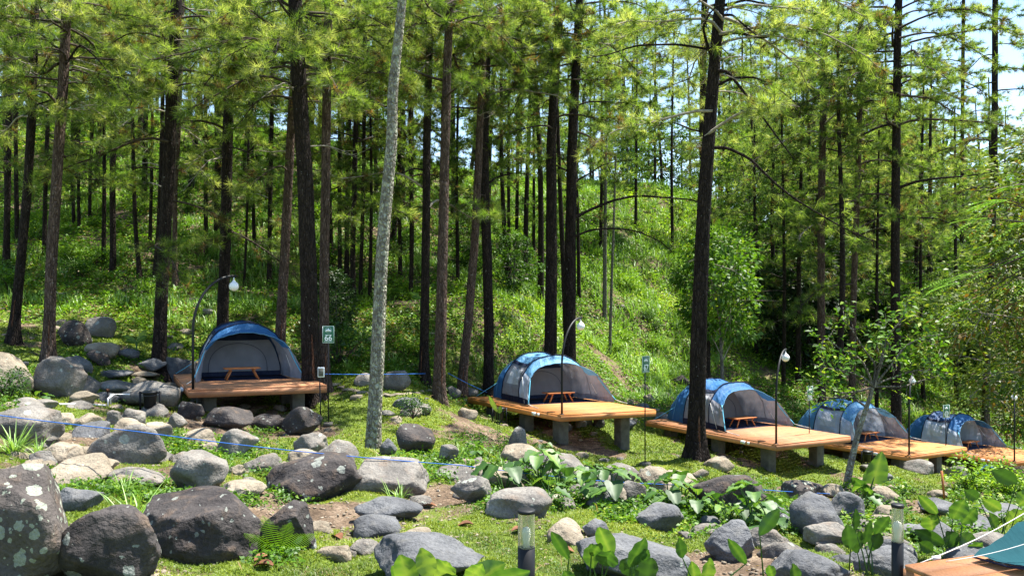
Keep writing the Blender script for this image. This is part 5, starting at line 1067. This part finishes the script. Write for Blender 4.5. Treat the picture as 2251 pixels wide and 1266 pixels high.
paddles(4.4, [(1010,1290,1110,1232,46,.85),(1060,1285,1165,1250,40,.6),(1030,1275,1060,1236,38,.9),(1090,1290,1150,1278,30,.4)], 'low spreading paddle leaves at the bottom edge touching the bollard lamp')
paddles(5.2, [(1250,1228,1212,1165,24,.4),(1262,1290,1240,1252,24,.5)], 'single upright paddle leaf right of the front bollard lamp')
paddles(5.0, [(1345,1222,1316,1155,36,.75),(1305,1248,1300,1192,36,.6),(1325,1240,1345,1208,44,.3),(1300,1220,1322,1190,28,.5)], 'clump of olive paddle leaves over the broad flat blue-grey boulder')
paddles(5.0, [(1385,1245,1418,1178,36,.4),(1400,1262,1365,1228,34,.2),(1418,1290,1432,1222,44,.1),(1395,1240,1425,1205,28,.35)], 'darker paddle-leaf clump right of the olive one at the bottom')
paddles(5.6, [(1500,1225,1492,1180,24,.3),(1640,1238,1600,1180,22,.5),(1548,1290,1560,1222,34,.9),(1530,1285,1520,1230,26,.8)], 'thin-stemmed plant with a bright upright leaf before the pale-crusted slate boulder')
paddles(6.0, [(1670,1175,1712,1115,26,.25),(1752,1290,1742,1235,26,.5),(1700,1270,1690,1240,20,.6)], 'single tall narrow leaf on a thin stem before the tall slate boulder')
paddles(6.5, [(1880,1165,1880,1115,20,.1),(1870,1205,1862,1150,28,.2),(1885,1215,1890,1165,34,.15),(1925,1175,1955,1132,28,.35),(1915,1210,1935,1170,26,.2),(1900,1195,1912,1140,22,.2)], 'dark paddle-leaf clump left of the rear bollard lamp')
paddles(7.5, [(2060,1128,2018,1085,22,.7),(2050,1165,2045,1130,38,.75),(2095,1140,2120,1095,34,.6),(2115,1150,2145,1115,30,.5),(2075,1195,2010,1160,26,.3),(2100,1200,2080,1165,34,.2),(2140,1200,2110,1170,32,.55),(2050,1210,2020,1190,24,.4),(2120,1215,2160,1190,26,.6)], 'broad tangle of paddle leaves between the rear bollard lamp and the teal tent')
paddles(8.5, [(2150,1095,2120,1075,24,.3),(2235,1060,2180,1030,30,.15),(2200,1120,2160,1095,26,.8),(2215,1150,2251,1120,30,.9),(2240,1110,2275,1080,34,.7),(2190,1160,2175,1125,22,.5)], 'large paddle leaves at the right edge above the teal tent')
paddles(18, [(1093,905,1075,868,10,1.),(1098,908,1100,890,9,.9)], 'yellow-green seedling rising behind the hanging bucket left of the second deck', 1096)
# trailing plant on the dark boulder
for px, py, s, lb in ((908, 950, .5, 'small leafy shrub growing on the dark boulder right of the pale trunk'), (2140, 1075, .55, 'bright shrub at the blue cord stake near the right edge'), (2215, 1085, .5, 'low bright shrub at the right edge in front of the farthest deck'), (745, 800, 1.3, 'dark dense shrub behind the 66 sign'), (1135, 620, 1.1, 'leafy shrub on the slope left of the close pine pair'), (20, 875, .55, 'feathery green shrub at the left edge below the tan boulder')):
    g = hit(px, py); 
    if px == 908: g = g+Zv*.35
    o = dup(SH[1 if px in (2140, 2215) else 2], g, px, s, lb); del o['group']
# big dry leaves fallen on the ground
for px, py, lb in ((560, 1240, 'large curled red-brown leaf lying right of the largest near-black boulder'), (600, 1250, 'reddish dry leaf beside the curled one at the bottom left'), (845, 1118, 'dry brown leaf on the bare soil left of the flat weathered stone'), (640, 1000, 'curled tan leaf under the blue rope below the first deck'), (1125, 1176, 'dark dry leaf left of the front bollard lamp head'), (1265, 1192, 'dry twiggy leaf on the lawn right of the front bollard lamp'), (1225, 1215, 'small dry leaf on the lawn near the front bollard lamp'), (930, 1118, 'dry leaf right of the flat weathered stone'), (1040, 1160, 'brown leaf on the lawn right of the blue-grey slab'), (750, 1190, 'brown leaf on the lawn left of the blue-grey slab')):
    g = hit(px, py); a = Acc(); bladeleaf(a, g+Zv*.02, (math.cos(px), math.sin(px), .25), .17, .10, .3, 0, 7, 'paddle', .6); tag(link('dry_leaf', a.mesh('dry_leaf', M['dry'], True, 'tint', g), None, g), lb, 'leaf')
# small leaning tree with curved bare twigs
D = 13.0; path = [(1860,1092),(1870,1020),(1885,955),(1905,895),(1921,850)]; pts = [P(x, y, D) for x, y in path]; g = ground_at(1860, D); pts[0] = g
t = thing('small_tree', 'small leaning tree with a white-mottled trunk and curling twigs in front of the fourth tent', 'tree', g)
part('trunk', trunk_acc(pts, np.array([15, 14, 12, 10, 8])/2/F*D, 12, 5, 1.1, .08, .06), M['bark_pale'], t, True)
R = random.Random(17); a = Acc(); Cs = []; Ts = []; b0 = pts[-1]
limbs = [[(1921,850),(1900,800),(1880,780),(1850,770),(1815,740),(1800,765)],[(1921,850),(1935,840),(1975,825),(2020,812),(2060,815)],[(1921,850),(1940,790),(1960,760),(1935,735),(1930,700)],[(1921,850),(1925,800),(1900,770),(1870,720),(1850,700)],[(1921,850),(1890,860),(1850,865),(1810,850),(1790,830)],[(1921,850),(1900,830),(1860,815),(1820,810),(1785,800)],[(1921,850),(1960,800),(1990,760),(2030,740),(2070,735)],[(1921,850),(1985,850),(2030,835),(2085,820)],[(1905,895),(1870,870),(1830,875),(1800,870)],[(1921,850),(1950,740),(1985,700),(1990,680)]]
for lm in limbs:
    n = len(lm); dy = R.uniform(-.7, .7); q = np.array([P(x, y, D+dy*k/n) for k, (x, y) in enumerate(lm)]); f = np.linspace(0, n-1, n*4); pp = np.stack([np.interp(f, range(n), q[:, j]) for j in range(3)], 1); pp[1:-1] = (pp[:-2]+pp[1:-1]+pp[2:])/3
    tube(a, pp, np.linspace(.020, .006, len(pp)), 6, 0, False)
    for k in range(4, len(pp), 2):
        d = np.array((R.uniform(-.3, .3), R.uniform(-.35, .35), R.uniform(-.2, .3))); e = pp[k]+d; m_ = (pp[k]+e)/2+np.array((R.gauss(0, .05), 0, -.08)); tube(a, [pp[k], m_, e], [.007, .005, .003], 4, 0, False)
        for _ in range(16 if k > len(pp)*.35 else 2): Cs.append(e+np.array([R.gauss(0, .085) for _ in range(3)])); Ts.append(R.gauss(.62, .25))
part('bough', a, M['bark_slim'], t, True); V, Fc, tt = leaves(np.array(Cs), .115, RNG, np.array(Ts), .45, .5); a = Acc(); a.add(V, Fc, tt); part('crown', a, M['broad'], t)
# feathery bright sprays at the right
D = 15.5; t = thing('feathery_tree', 'tree with bright feathery fern-like sprays reaching in from the right edge', 'tree', ground_at(2420, D)); R = random.Random(31)
pts = [ground_at(2420, D), P(2420, 800, D), P(2400, 560, D), P(2390, 430, D)]; part('trunk', trunk_acc(pts, [.11, .10, .08, .04], 10, 4, 1.2, .3), M['bark_slim'], t, True)
wd_ = Acc(); lf = Acc()
for x, y, L in ((2190,430,.9),(2150,470,.9),(2110,590,.95),(2160,580,.8),(2200,520,.9),(2060,600,.8),(2230,400,.9),(2100,650,.8),(2140,640,.8),(2240,600,.8),(2170,430,.8),(2080,610,.7),(2225,480,.9),(2250,540,.9),(2120,470,.8)):
    c = P(x+30, y+10, D+R.uniform(-.6, .6)); s0 = pts[2]; tube(wd_, [s0, (s0+c)/2+Zv*.25, c], [.02, .014, .006], 5, 0, False)
    for q in range(3):
        d = np.array((-1+R.uniform(-.2, .3), R.uniform(-.6, .6), R.uniform(-.55, .15))); d /= np.linalg.norm(d); sd = np.cross(d, Zv); sd /= np.linalg.norm(sd); n = 12; pp = [c+d*L*.8*k/n-Zv*.2*L*(k/n)**2 for k in range(n+1)]; tube(lf, pp, .003, 3, .4, False)
        for k in range(1, n):
            for s in (-1, 1):
                e = pp[k]+sd*s*.15*math.sin(PI*k/n*.9+.2)+d*.07-Zv*.02; lf.add(np.array([pp[k], (pp[k]+e)/2+d*.017, e, (pp[k]+e)/2-d*.017]), [[0, 1, 2, 3]], R.uniform(.2, 1))
part('bough', wd_, M['twig'], t); part('crown', lf, M['feather'], t)
scene.render.engine = 'CYCLES'
